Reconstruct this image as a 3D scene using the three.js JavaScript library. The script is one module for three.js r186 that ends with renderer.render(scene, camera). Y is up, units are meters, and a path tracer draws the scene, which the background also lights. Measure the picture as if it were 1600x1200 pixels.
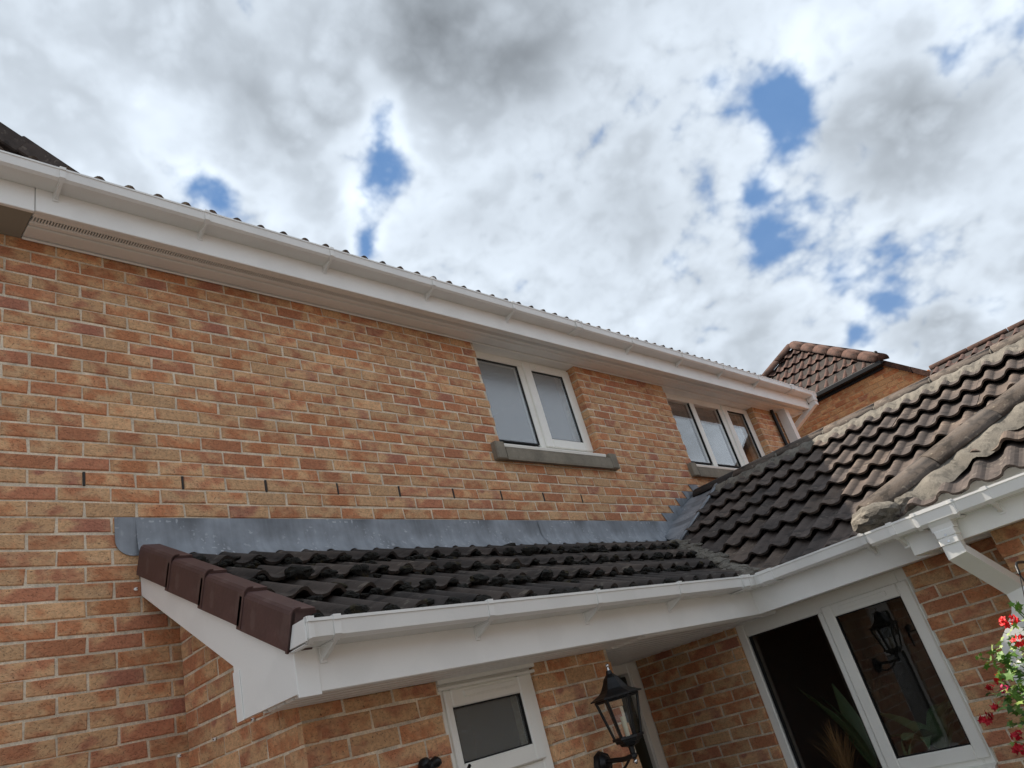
import * as THREE from 'three';
import { mergeGeometries } from 'three/addons/utils/BufferGeometryUtils.js';

// ---------------------------------------------------------------- camera, sky, sun, exposure
const scene = new THREE.Scene();
const renderer = new THREE.WebGLRenderer({ antialias: true });
renderer.setSize(1024, 768);
renderer.toneMapping = THREE.LinearToneMapping;
renderer.toneMappingExposure = 1.78;
renderer.shadowMap.enabled = true;

const EYE = new THREE.Vector3(-0.8846, -1.3801, 3.5147);      // 1.62 m above the ground, which lies at y = -3
const RIGHT = new THREE.Vector3(0.70035, -0.25467, 0.66682), UP = new THREE.Vector3(-0.13151, 0.87216, 0.47122), BACK = new THREE.Vector3(-0.70158, -0.41771, 0.57732);
const camera = new THREE.PerspectiveCamera(54.0, 4 / 3, 0.05, 2000);
camera.position.copy(EYE);
camera.quaternion.setFromRotationMatrix(new THREE.Matrix4().makeBasis(RIGHT, UP, BACK));
camera.updateMatrixWorld(true);
function lookRay(u, v) {                                       // photo pixel (1600 x 1200) -> direction
  const f = 1177.56;
  return new THREE.Vector3().addScaledVector(RIGHT, (u - 800) / f).addScaledVector(UP, -(v - 600) / f).addScaledVector(BACK, -1).normalize();
}
const GROUND = -3;

// seeded noise
function rng(seed) { let s = seed >>> 0; return () => { s = (s + 0x6D2B79F5) | 0; let t = Math.imul(s ^ (s >>> 15), 1 | s); t = (t + Math.imul(t ^ (t >>> 7), 61 | t)) ^ t; return ((t ^ (t >>> 14)) >>> 0) / 4294967296; }; }
const TAB = (() => { const r = rng(77), a = new Float32Array(65536); for (let i = 0; i < 65536; i++) a[i] = r(); return a; })();
function vn(x, y) {
  const xi = Math.floor(x), yi = Math.floor(y); let fx = x - xi, fy = y - yi;
  fx = fx * fx * (3 - 2 * fx); fy = fy * fy * (3 - 2 * fy);
  const a = (xi & 255), b = ((xi + 1) & 255), c = (yi & 255) << 8, d = ((yi + 1) & 255) << 8;
  const p = TAB[a | c], q = TAB[b | c], r = TAB[a | d], s = TAB[b | d];
  return p + (q - p) * fx + (r - p + (p - q - r + s) * fx) * fy;
}
function fbm(x, y, o) { let s = 0, a = 0.5, n = 0; for (let i = 0; i < o; i++) { s += a * vn(x, y); n += a; a *= 0.5; const t = x * 1.62 - y * 1.18 + 17.3; y = x * 1.18 + y * 1.62 + 5.1; x = t; } return s / n; }
function turb(x, y, o) { let s = 0, a = 0.5, n = 0; for (let i = 0; i < o; i++) { s += a * Math.abs(2 * vn(x, y) - 1); n += a; a *= 0.52; const t = x * 1.62 - y * 1.18 + 17.3; y = x * 1.18 + y * 1.62 + 5.1; x = t; } return s / n; }
const mix = (a, b, t) => a + (b - a) * t, sat = (x) => Math.min(1, Math.max(0, x)), sstep = (a, b, x) => { const t = sat((x - a) / (b - a)); return t * t * (3 - 2 * t); };

// broken cumulus under blue: clouds lie on a flat layer, gaps where the photograph shows them
{
  const SKYL = .625, W = 3584, H = 1792, data = new Float32Array(W * H * 4);
  const gaps = [[300, 275, 22, .8], [330, 295, 20, .75], [352, 318, 18, .8], [592, 288, 27, .72], [560, 305, 24, .7], [614, 262, 22, .65], [602, 215, 24, .75], [592, 178, 22, .6], [578, 100, 20, .5], [612, 150, 18, .5], [574, 362, 22, .8], [570, 392, 15, .7], [450, 142, 16, .35],
    [1212, 160, 28, .8], [1232, 192, 24, .8], [1238, 108, 20, .5], [1240, 40, 20, .4], [1118, 128, 16, .6], [1190, 292, 20, .7], [1182, 312, 18, .5], [1196, 380, 20, .8], [1232, 232, 20, .7], [1488, 95, 20, .7], [1506, 45, 16, .3], [1050, 412, 17, .7], [1310, 436, 17, .6], [1386, 470, 20, .55], [1345, 525, 16, .6], [1452, 380, 12, .3], [1562, 465, 20, .5], [1545, 490, 15, .4], [812, 445, 12, .4], [1580, 30, 25, .4]]
    .map(([u, v, r, k]) => { const d = lookRay(u, v); return [d.x, d.y, d.z, 1 / Math.pow(r / 1177 * 1.0, 2), k]; });
  const greys = [[740, 10, 105, 1], [860, 0, 95, .6], [640, 0, 60, .4], [1010, 300, 170, .22], [1480, 240, 120, .25], [1150, 500, 160, .25]].map(([u, v, r, k]) => { const d = lookRay(u, v); return [d.x, d.y, d.z, 1 / Math.pow(r / 1177 * 1.25, 2), k]; });
  for (let j = 0; j < H; j++) {
    const el = ((j + 0.5) / H - 0.5) * Math.PI, y = Math.sin(el), ce = Math.cos(el);
    for (let i = 0; i < W; i++) {
      const k = (j * W + i) * 4;
      if (y < 0) { data[k] = 0.16; data[k + 1] = 0.17; data[k + 2] = 0.18; data[k + 3] = 1; continue; }
      const az = ((i + 0.5) / W - 0.5) * 2 * Math.PI, x = Math.cos(az) * ce, z = Math.sin(az) * ce;
      const q = 1 / (y + 0.45), px = x * q * 2.6 + 11, pz = z * q * 2.6 + 23, near = x * .7016 + y * .4177 - z * .5773 > .55, o = near ? 7 : 4;
      const wx = .3 * (fbm(px * 2.1 + 9, pz * 2.1, 3) - .5), wz = .3 * (fbm(px * 2.1 + 41, pz * 2.1 + 7, 3) - .5);
      const n = fbm(px * 1.7 + wx * .8, pz * 1.7 + wz * .8, near ? 5 : 3), puff = .7 * turb(px * 3.2 + wx * 2 + 5, pz * 3.2 + wz * 2 + 2, o) + .3 * (fbm(px * 4.2 + 60, pz * 4.2 + 31, o) * 1.3 - .25), fine = .6 * turb(px * 9 + 3, pz * 9, o - 1) + .4 * (fbm(px * 12 + 7, pz * 12 + 3, o - 1) * 1.3 - .25);
      let gap = 0, grey = 0;
      if (near) {
        for (const g of gaps) { const e = 2 * (1 - (x * g[0] + y * g[1] + z * g[2])) * g[3] * .5; if (e < 7) gap += g[4] * Math.exp(-e); }
        for (const g of greys) { const e = 2 * (1 - (x * g[0] + y * g[1] + z * g[2])) * g[3]; if (e < 7) grey += g[4] * Math.exp(-e); }
      }
      const dens = 0.555 + (n - .5) * .95 + (puff - .40) * 1.15 + (fine - .40) * .75 - Math.min(gap, 1.15) * .56 + Math.min(grey, 1) * .35;
      const c = .07 + .93 * sstep(-.08, .40, dens), thick = sstep(.30, 1.0, dens);
      const lump = fbm(px * 2.1 + 31 + wx, pz * 2.1 + 13 + wz, near ? 5 : 3);
      const lum = SKYL * (mix(.86, .52, sstep(.22, .80, thick * .55 + (lump - .5) * 1.5 + .18)) + (puff - .40) * .46 + (fine - .40) * .46) * (1 - .40 * Math.min(grey, 1));
      const hz = Math.pow(1 - y, 4), br = SKYL * mix(0.10, 0.34, hz), bg = SKYL * mix(0.235, 0.46, hz), bb = SKYL * mix(0.50, 0.64, hz);
      data[k] = mix(br, lum * .875, c); data[k + 1] = mix(bg, lum * .975, c); data[k + 2] = mix(bb, lum * 1.09, c); data[k + 3] = 1;
    }
  }
  const sky = new THREE.DataTexture(data, W, H, THREE.RGBAFormat, THREE.FloatType);
  sky.mapping = THREE.EquirectangularReflectionMapping; sky.magFilter = THREE.LinearFilter; sky.minFilter = THREE.LinearFilter; sky.needsUpdate = true;
  scene.background = sky; scene.environment = sky;
  scene.backgroundIntensity = 1.0; scene.environmentIntensity = 1.0;
}
const sun = new THREE.DirectionalLight(0xfff4e6, 5);
sun.position.set(-0.10, 1, -0.635).multiplyScalar(40);          // behind the house, high
sun.target.position.set(3, -1, 1); sun.castShadow = true; sun.shadow.radius = 1; sun.shadow.mapSize.set(2048, 2048);
Object.assign(sun.shadow.camera, { left: -15, right: 15, top: 15, bottom: -15, near: 1, far: 100 });
scene.add(sun, sun.target);

// ---------------------------------------------------------------- textures and materials
function tex(w, h, fn, srgb = true, repeat = null) {
  const d = new Uint8Array(w * h * 4);
  for (let j = 0; j < h; j++) for (let i = 0; i < w; i++) { const c = fn(i, j), k = (j * w + i) * 4; d[k] = c[0]; d[k + 1] = c[1]; d[k + 2] = c[2]; d[k + 3] = 255; }
  const t = new THREE.DataTexture(d, w, h, THREE.RGBAFormat); t.magFilter = THREE.LinearFilter; t.minFilter = THREE.LinearMipmapLinearFilter; t.generateMipmaps = true;
  t.wrapS = t.wrapT = THREE.RepeatWrapping; if (srgb) t.colorSpace = THREE.SRGBColorSpace; if (repeat) t.repeat.set(...repeat); t.needsUpdate = true; return t;
}
const grey = (v) => { v = Math.max(0, Math.min(255, v)); return [v, v, v]; };
// periodic noise for repeating textures of n cells
function pn(x, y, n) { const xi = Math.floor(x), yi = Math.floor(y); let fx = x - xi, fy = y - yi; fx = fx * fx * (3 - 2 * fx); fy = fy * fy * (3 - 2 * fy); const m = (v) => ((v % n) + n) % n; const a = m(xi), b = m(xi + 1), c = m(yi) * 619, d = m(yi + 1) * 619; const p = TAB[(a + c) & 65535], q = TAB[(b + c) & 65535], r = TAB[(a + d) & 65535], s = TAB[(b + d) & 65535]; return p + (q - p) * fx + (r - p + (p - q - r + s) * fx) * fy; }
function pf(u, v, n, o) { let s = 0, a = .5, t = 0; for (let i = 0; i < o; i++) { s += a * pn(u * n, v * n, n); t += a; a *= .55; n *= 2; } return s / t; }
const M = {};
const std = (o) => new THREE.MeshStandardMaterial(o);
const phys = (o) => new THREE.MeshPhysicalMaterial(o);

// brick atlas: 4 x 12 faces, each its own blend of buff and red with drag marks
const BC = 4, BR = 12;
{
  const W = 1024, H = 1020, cw = W / BC, ch = H / BR, r = rng(5);
  const cells = []; for (let i = 0; i < BC * BR; i++) cells.push({ ox: r() * 200, oy: r() * 200, bias: (r() - .5) * .5, hue: r(), val: .93 + r() * .13, dir: r() < .5 ? -1 : 1, tilt: (r() - .5) * 1.6 });
  const at = (i, j) => { const c = cells[Math.floor(j / ch) * BC + Math.floor(i / cw)], u = (i % cw) / cw, v = (j % ch) / ch; return [c, u, v]; };
  const hgt = (i, j) => { const [c, u, v] = at(i, j); const s = Math.pow(fbm(c.ox + u * 34 + v * 6 * c.dir, c.oy + v * 13, 3), 2); const pit = sstep(.80, .88, fbm(c.ox + u * 46, c.oy + 90 + v * 16, 2)); return [s, pit]; };
  M.brickMap = tex(W, H, (i, j) => {
    const [c, u, v] = at(i, j), [s, pit] = hgt(i, j);
    const e = Math.abs(u - .5 - c.tilt * .25 * (v - .5)) * 2, blob = fbm(c.ox + u * 2.6, c.oy + v * 1.1, 3);
    const red = .95 * sstep(.34, .70, blob + c.bias * .42 + (1 - e) * .10 - .05), pale = sstep(.55, .78, fbm(c.ox + 50 + u * 3.5, c.oy + v * 1.6, 3));
    const m = fbm(c.ox + u * 22, c.oy + v * 8, 3) - .5, g = TAB[(i * 131 + j * 7919) & 65535] - .5;
    const mv = c.hue * c.hue; let R = c.val * mix(212, mix(194, 170, mv), red), G = c.val * mix(170, mix(130, 112, mv), red), B = c.val * mix(128, mix(90, 93, mv), red);
    R = mix(R, 206, pale * .35); G = mix(G, 172, pale * .35); B = mix(B, 136, pale * .35);
    let k = 1.02 + m * .2 + g * .04 - sstep(.38, .6, s) * .12; k *= 1 - pit * .45;
    return [R * k, G * k, B * k].map((x) => Math.max(0, Math.min(255, x)));
  });
  M.brickBump = tex(W, H, (i, j) => { const [s, pit] = hgt(i, j); return grey(180 - sstep(.28, .55, s) * 90 - pit * 120 + (TAB[(i * 31 + j * 977) & 65535] - .5) * 50); }, false);
  M.brick = std({ map: M.brickMap, bumpMap: M.brickBump, bumpScale: 0.004, roughness: 0.92 });
}
M.mortar = std({ map: tex(256, 256, (i, j) => { const n = pf(i / 256, j / 256, 16, 4), g = TAB[(i * 57 + j * 4099) & 65535]; const k = .78 + n * .32 + (g - .5) * .16; return [228 * k, 214 * k, 191 * k].map((x) => Math.min(255, x)); }), bumpMap: tex(256, 256, (i, j) => grey(90 + pf(i / 256, j / 256, 32, 3) * 110 + TAB[(i * 57 + j * 4099) & 65535] * 50), false), bumpScale: .003, roughness: .96 });
const upvcDirt = tex(512, 512, (i, j) => { const n = pf(i / 512, j / 512, 6, 6); const k = .985 + .02 * sstep(.3, .6, n) - .015 * TAB[(i * 17 + j * 5003) & 65535]; return [246 * k, 246 * k, 242 * k]; });
M.upvc = phys({ map: upvcDirt, roughness: .34, specularIntensity: .6 });
M.upvcGutter = phys({ map: upvcDirt, color: 0xf8f8f8, roughness: .26, specularIntensity: .7 });
M.upvcFrame = phys({ map: upvcDirt, color: 0xfffefa, roughness: .3 });
M.brownPlastic = std({ map: tex(256, 256, (i, j) => { const n = pf(i / 256, j / 256, 8, 5); const d = sstep(.58, .75, pf(i / 256 + .3, j / 256 + .1, 18, 3)); const k = .86 + n * .28 + (TAB[(i * 17 + j * 503) & 65535] - .5) * .07; return [mix(82, 112, d * .35) * k, mix(58, 96, d * .35) * k, mix(55, 90, d * .35) * k]; }), bumpMap: tex(128, 128, (i, j) => grey(TAB[(i * 17 + j * 503) & 65535] * 255), false), bumpScale: .0006, roughness: .55 });
const concreteMap = tex(1024, 1024, (i, j) => {
  const u = i / 1024, v = j / 1024, n = pf(u, v, 8, 6), p = pf(u + .31, v + .17, 24, 4), g = TAB[(i * 57 + j * 4099) & 65535];
  const lich = sstep(.60, .78, pf(u + .6, v + .2, 56, 4)) * sstep(.40, .65, pf(u, v + .5, 5, 3)), dark = sstep(.56, .76, p);
  let k = .72 + n * .5 + (g - .5) * .22 - dark * .25; let R = 126 * k, G = 117 * k, B = 111 * k;
  R = mix(R, 196, lich * .7); G = mix(G, 192, lich * .7); B = mix(B, 178, lich * .7); return [R, G, B].map((x) => Math.max(0, Math.min(255, x)));
});
const concreteBump = tex(512, 512, (i, j) => grey(70 + pf(i / 512, j / 512, 32, 4) * 130 + TAB[(i * 57 + j * 4099) & 65535] * 50), false);
M.tile = [0xb2a8a2, 0xa39c9a, 0xbcb0a6, 0x9a9492].map((c) => std({ map: concreteMap, bumpMap: concreteBump, bumpScale: .004, color: c, roughness: .93 }));
M.tileDark = [0x8c8886, 0x7c7a7a, 0x9a9490].map((c) => std({ map: concreteMap, bumpMap: concreteBump, bumpScale: .004, color: c, roughness: .93 }));
M.mortarTan = std({ color: 0xc09a72, roughness: .95 });
M.brickOrange = std({ map: M.brickMap, bumpMap: M.brickBump, bumpScale: .003, color: 0xfff2e0, roughness: .92 });
M.tileRed = std({ map: concreteMap, bumpMap: concreteBump, bumpScale: .003, color: 0xa88478, roughness: .92 });
M.ridge = std({ map: concreteMap, bumpMap: concreteBump, bumpScale: .005, color: 0xb8b3ac, roughness: .94 });
M.deck = std({ map: concreteMap, color: 0x6a6664, roughness: .95 });
M.ridgeRed = std({ map: concreteMap, bumpMap: concreteBump, bumpScale: .005, color: 0x9e7868, roughness: .94 });
M.bedding = std({ map: tex(512, 512, (i, j) => { const u = i / 512, v = j / 512, n = pf(u, v, 10, 5), st = sstep(.46, .80, pf(u + .4, v, 36, 5)), g = TAB[(i * 57 + j * 4099) & 65535]; const k = .8 + n * .36 + (g - .5) * .15 - st * .22; return [112 * k, 107 * k, 98 * k].map((x) => Math.min(255, x)); }), bumpMap: concreteBump, bumpScale: .006, roughness: .95 });
M.moss = std({ map: tex(256, 256, (i, j) => { const n = pf(i / 256, j / 256, 20, 4), y = sstep(.62, .75, pf(i / 256 + .3, j / 256, 6, 3)), g = TAB[(i * 57 + j * 4099) & 65535]; const k = .5 + n * .7 + (g - .5) * .5; return [mix(32, 58, y) * k, mix(30, 50, y) * k, mix(24, 26, y) * k]; }), bumpMap: concreteBump, bumpScale: .012, roughness: 1 });
M.lead = phys({ map: tex(1024, 512, (i, j) => { const u = i / 1024, v = j / 512, n = pf(u, v, 6, 6), streak = pf(u * 1, v * .08, 32, 4), sp = sstep(.72, .78, pf(u + .2, v + .6, 64, 2)) * sstep(.45, .65, pf(u, v, 5, 3)); const k = .95 + (n - .5) * .5 + (streak - .5) * .22; let R = 136 * k, G = 142 * k, B = 149 * k; return [mix(R, 200, sp * .6), mix(G, 204, sp * .6), mix(B, 208, sp * .6)].map((x) => Math.max(0, Math.min(255, x))); }), bumpMap: concreteBump, bumpScale: .002, roughness: .6, metalness: .1 });
M.stone = std({ map: tex(256, 256, (i, j) => { const n = pf(i / 256, j / 256, 8, 5), g = TAB[(i * 57 + j * 4099) & 65535]; const k = .8 + n * .34 + (g - .5) * .12; return [138 * k, 131 * k, 117 * k]; }), bumpMap: concreteBump, bumpScale: .002, roughness: .9 });
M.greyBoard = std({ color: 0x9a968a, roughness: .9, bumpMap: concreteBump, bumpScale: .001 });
M.weep = std({ color: 0x3a3532, roughness: .7 });
M.black = std({ color: 0x0a0a0b, roughness: .5 });
M.rubber = std({ color: 0x0c0c0c, roughness: .7 });
M.iron = phys({ color: 0x080a0e, roughness: .42, bumpMap: concreteBump, bumpScale: .0008 });
M.chrome = std({ color: 0xcfcfcf, metalness: 1, roughness: .18 });
M.glass = phys({ color: 0xffffff, transmission: 1, thickness: 0, roughness: 0, ior: 1.72 });
const frostBump = tex(512, 512, (i, j) => grey(pf(i / 512, j / 512, 40, 3) * 255), false);
M.glassFar = phys({ color: 0xffffff, transmission: 1, thickness: 0, roughness: 0, ior: 2.33 });
M.frosted = phys({ color: 0xe8f0f2, transmission: .72, thickness: 0, roughness: .22, clearcoat: 1, clearcoatRoughness: .06, ior: 2.2, bumpMap: frostBump, bumpScale: .002 });
M.frostedDark = phys({ color: 0xe0e6e2, transmission: .85, thickness: 0, roughness: .25, ior: 1.6, bumpMap: frostBump, bumpScale: .003 });
M.room = std({ color: 0x7c776e, roughness: .95 });
M.doorGreen = phys({ color: 0x23271c, roughness: .4 });
M.paving = std({ map: tex(512, 512, (i, j) => { const n = pf(i / 512, j / 512, 8, 6), g = TAB[(i * 57 + j * 4099) & 65535]; const k = .8 + n * .35 + (g - .5) * .18; return [84 * k, 82 * k, 80 * k]; }), roughness: .95 });

// ---------------------------------------------------------------- geometry helpers
const UVS = { s: 1 };
function flat(tris, uvScale = 1) {                                // tris: flat list of Vector3 triples -> geometry, flat normals, uv in metres by dominant axis
  const n = tris.length, P = new Float32Array(n * 3), N = new Float32Array(n * 3), U = new Float32Array(n * 2), a = new THREE.Vector3(), b = new THREE.Vector3();
  for (let i = 0; i < n; i += 3) {
    a.subVectors(tris[i + 1], tris[i]); b.subVectors(tris[i + 2], tris[i]); a.cross(b).normalize();
    const ax = Math.abs(a.x), ay = Math.abs(a.y), az = Math.abs(a.z);
    for (let j = 0; j < 3; j++) { const p = tris[i + j], k = (i + j); P.set([p.x, p.y, p.z], k * 3); N.set([a.x, a.y, a.z], k * 3); const uv = ax >= ay && ax >= az ? [p.z, p.y] : ay >= az ? [p.x, p.z] : [p.x, p.y]; U.set([uv[0] * uvScale, uv[1] * uvScale], k * 2); }
  }
  const g = new THREE.BufferGeometry(); g.setAttribute('position', new THREE.BufferAttribute(P, 3)); g.setAttribute('normal', new THREE.BufferAttribute(N, 3)); g.setAttribute('uv', new THREE.BufferAttribute(U, 2)); return g;
}
const V = (x, y, z) => new THREE.Vector3(x, y, z);
const quad = (t, a, b, c, d) => t.push(a, b, c, a.clone(), c.clone(), d);
function cbox(x0, x1, y0, y1, z0, z1, c = 0.003) {                // box with chamfered edges
  const t = []; c = Math.min(c, (x1 - x0) / 2.01, (y1 - y0) / 2.01, (z1 - z0) / 2.01);
  const p = (sx, sy, sz, k) => { const x = sx < 0 ? x0 : x1, y = sy < 0 ? y0 : y1, z = sz < 0 ? z0 : z1; return V(k === 0 ? x : x - sx * c, k === 1 ? y : y - sy * c, k === 2 ? z : z - sz * c); };
  for (const s of [-1, 1]) {
    const f = (a, b, cc, d) => s > 0 ? quad(t, a, b, cc, d) : quad(t, d, cc, b, a);
    f(p(s, -1, -1, 0), p(s, 1, -1, 0), p(s, 1, 1, 0), p(s, -1, 1, 0)); f(p(-1, s, -1, 1), p(-1, s, 1, 1), p(1, s, 1, 1), p(1, s, -1, 1)); f(p(-1, -1, s, 2), p(1, -1, s, 2), p(1, 1, s, 2), p(-1, 1, s, 2));
    for (const r of [-1, 1]) {
      const e = (a, b, cc, d, flip) => flip ? quad(t, d, cc, b, a) : quad(t, a, b, cc, d);
      e(p(s, r, -1, 0), p(s, r, -1, 1), p(s, r, 1, 1), p(s, r, 1, 0), s * r < 0); e(p(s, -1, r, 2), p(s, -1, r, 0), p(s, 1, r, 0), p(s, 1, r, 2), s * r < 0); e(p(-1, s, r, 1), p(-1, s, r, 2), p(1, s, r, 2), p(1, s, r, 1), s * r < 0);
      for (const q of [-1, 1]) { const a = p(s, r, q, 0), b = p(s, r, q, 1), d = p(s, r, q, 2); s * r * q > 0 ? t.push(a, b, d) : t.push(a, d, b); }
    }
  }
  return flat(t);
}
function sweep(poly, u0, u1, caps = true) {                       // closed polygon (n, y) swept along local x; n is local z
  const t = [], m = poly.length;
  let area = 0; for (let i = 0; i < m; i++) { const a = poly[i], b = poly[(i + 1) % m]; area += a[0] * b[1] - b[0] * a[1]; }
  const P = area < 0 ? poly : poly.slice().reverse();
  for (let i = 0; i < m; i++) { const a = P[i], b = P[(i + 1) % m]; quad(t, V(u0, a[1], a[0]), V(u0, b[1], b[0]), V(u1, b[1], b[0]), V(u1, a[1], a[0])); }
  if (caps) { const c = P.map((p) => new THREE.Vector2(p[0], p[1])); for (const f of THREE.ShapeUtils.triangulateShape(c, [])) { const q = f.map((i) => P[i]); t.push(...[0, 1, 2].map((i) => V(u0, q[i][1], q[i][0]))); t.push(...[2, 1, 0].map((i) => V(u1, q[i][1], q[i][0]))); } }
  return flat(t);
}
function plate(poly, n0, n1) { const g = sweep(poly.map(([u, y]) => [u, y]), n0, n1); g.applyMatrix4(new THREE.Matrix4().set(0, 0, 1, 0, 0, 1, 0, 0, 1, 0, 0, 0, 0, 0, 0, 1)); return flip(g); }   // polygon (x, y), thickness along z
function flip(g) { for (const k of ['position', 'normal', 'uv']) { const a = g.attributes[k], s = a.itemSize, d = a.array; for (let i = 0; i < a.count; i += 3) for (let j = 0; j < s; j++) { const x = d[(i + 1) * s + j]; d[(i + 1) * s + j] = d[(i + 2) * s + j]; d[(i + 2) * s + j] = x; } } return g; }
const used = new Map();
function numbered(n) { const k = used.get(n) ?? 0; used.set(n, k + 1); return k ? `${n}_${String(k).padStart(3, '0')}` : n; }
function mesh(name, g, m, parent) { const o = new THREE.Mesh(g, m); o.name = name; o.castShadow = o.receiveShadow = true; parent.add(o); return o; }
function thing(name, label, category, group, [x, y, z] = [0, 0, 0], turn = 0) { const o = new THREE.Group(); o.name = numbered(name); o.position.set(x, y, z); o.rotation.y = turn; o.userData = { label, category }; if (group) o.userData.group = group; scene.add(o); return o; }
function structure(name, g, m) { const o = mesh(name, g, m, scene); o.userData.kind = 'structure'; return o; }
function worldClip(g, planes) {                                   // keep the side where n.p >= d for each [nx, ny, nz, d]
  let T = []; const a = g.attributes.position.array, u = g.attributes.uv.array, cl = g.attributes.color?.array;
  for (let i = 0; i < a.length / 3; i++) T.push([a[i * 3], a[i * 3 + 1], a[i * 3 + 2], u[i * 2], u[i * 2 + 1], cl ? cl[i * 3] : 1]);
  for (const [nx, ny, nz, d] of planes) {
    const out = [];
    for (let i = 0; i < T.length; i += 3) {
      const poly = []; const tri = [T[i], T[i + 1], T[i + 2]], s = tri.map((p) => p[0] * nx + p[1] * ny + p[2] * nz - d);
      for (let j = 0; j < 3; j++) { const k = (j + 1) % 3; if (s[j] >= 0) poly.push(tri[j]); if ((s[j] >= 0) !== (s[k] >= 0)) { const f = s[j] / (s[j] - s[k]); poly.push(tri[j].map((v, q) => v + (tri[k][q] - v) * f)); } }
      for (let j = 1; j + 1 < poly.length; j++) out.push(poly[0], poly[j], poly[j + 1]);
    }
    T = out;
  }
  if (!T.length) return null;
  const b = new THREE.BufferGeometry(); b.setAttribute('position', new THREE.BufferAttribute(new Float32Array(T.flatMap((p) => p.slice(0, 3))), 3)); b.setAttribute('uv', new THREE.BufferAttribute(new Float32Array(T.flatMap((p) => p.slice(3, 5))), 2)); if (cl) b.setAttribute('color', new THREE.BufferAttribute(new Float32Array(T.flatMap((p) => [p[5], p[5], p[5]])), 3)); b.computeVertexNormals(); return b;
}

// ---------------------------------------------------------------- brickwork
const L = .215, BH = .065, BD = .1, CRS = .075, MOD = .225;
function brickGeo(len, cell, r, h = BH) {                                 // front face at z = 0, centred on x, standing on y = 0
  const t = [], c = .004, x0 = -len / 2, x1 = len / 2, w = () => (r() - .5) * .0062, dz = (r() - .5) * .003;
  const o = [V(x0 + w(), w(), -c), V(x1 + w(), w(), -c), V(x1 + w(), h + w(), -c), V(x0 + w(), h + w(), -c)];
  const f = [V(o[0].x + c, o[0].y + c, dz), V(o[1].x - c, o[1].y + c, dz + w() * .3), V(o[2].x - c, o[2].y - c, dz), V(o[3].x + c, o[3].y - c, dz + w() * .3)], bk = o.map((p) => V(p.x, p.y, -BD));
  quad(t, ...f.map((p) => p.clone()));
  for (let i = 0; i < 4; i++) { const j = (i + 1) % 4; quad(t, o[i].clone(), o[j].clone(), f[j].clone(), f[i].clone()); quad(t, bk[i].clone(), bk[j].clone(), o[j].clone(), o[i].clone()); }
  const g = flat(t), U = g.attributes.uv, P = g.attributes.position, N = g.attributes.normal, cu = cell % BC, cv = Math.floor(cell / BC), m = .02;
  for (let i = 0; i < U.count; i++) {
    const x = P.getX(i), y = P.getY(i), z = P.getZ(i); let a, b = sat(y / BH);
    if (Math.abs(N.getX(i)) > .8) a = sat(-z / L); else if (Math.abs(N.getY(i)) > .8) { a = sat((x + L / 2) / L); b = sat(-z / BD); } else a = sat((x + L / 2) / L);
    U.setXY(i, (cu + m + a * (1 - 2 * m)) / BC, (cv + m + b * (1 - 2 * m)) / BR);
  }
  return g;
}
const brickVariants = (() => { const r = rng(9); return Array.from({ length: BC * BR }, (_, i) => brickGeo(L, i, r)); })();
// every wall lists its bricks here; the thing's 300 largest in view become meshes, the rest one piece of brickwork
function layBricks(house, list, bm = M.brick) {
  const cam = new THREE.Vector3(); const scored = [];
  house.updateMatrixWorld(true);
  for (const b of list) {
    b.wall.updateMatrixWorld(true); const p = V(b.x, b.y + BH / 2, 0).applyMatrix4(b.wall.matrixWorld), n = V(0, 0, 1).transformDirection(b.wall.matrixWorld);
    const d = cam.subVectors(EYE, p), dist = d.length(), cos = d.dot(n) / dist; const q = p.clone().project(camera);
    const inside = Math.abs(q.x) < 1.03 && Math.abs(q.y) < 1.03 && q.z < 1; b.score = inside && cos > 0 && !b.hidden ? cos * b.len / (dist * dist) : -1; scored.push(b);
  }
  scored.sort((a, b) => b.score - a.score);
  const rest = [];
  scored.forEach((b, i) => {
    const g = b.geo ?? brickVariants[b.cell];
    if (i < 300 && b.score > 0) { const o = mesh('brick', g, bm, b.wall); o.position.set(b.x, b.y, b.jz); o.rotation.z = b.rot; }
    else { const m = new THREE.Matrix4().compose(V(b.x, b.y, b.jz), new THREE.Quaternion().setFromAxisAngle(V(0, 0, 1), b.rot), V(1, 1, 1)); b.wall.updateMatrix(); rest.push(g.clone().applyMatrix4(m.premultiply(b.wall.matrix))); }
  });
  if (rest.length) { const o = mesh('brickwork', mergeGeometries(rest), bm, house); o.userData.kind = 'stuff'; }
}
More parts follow.
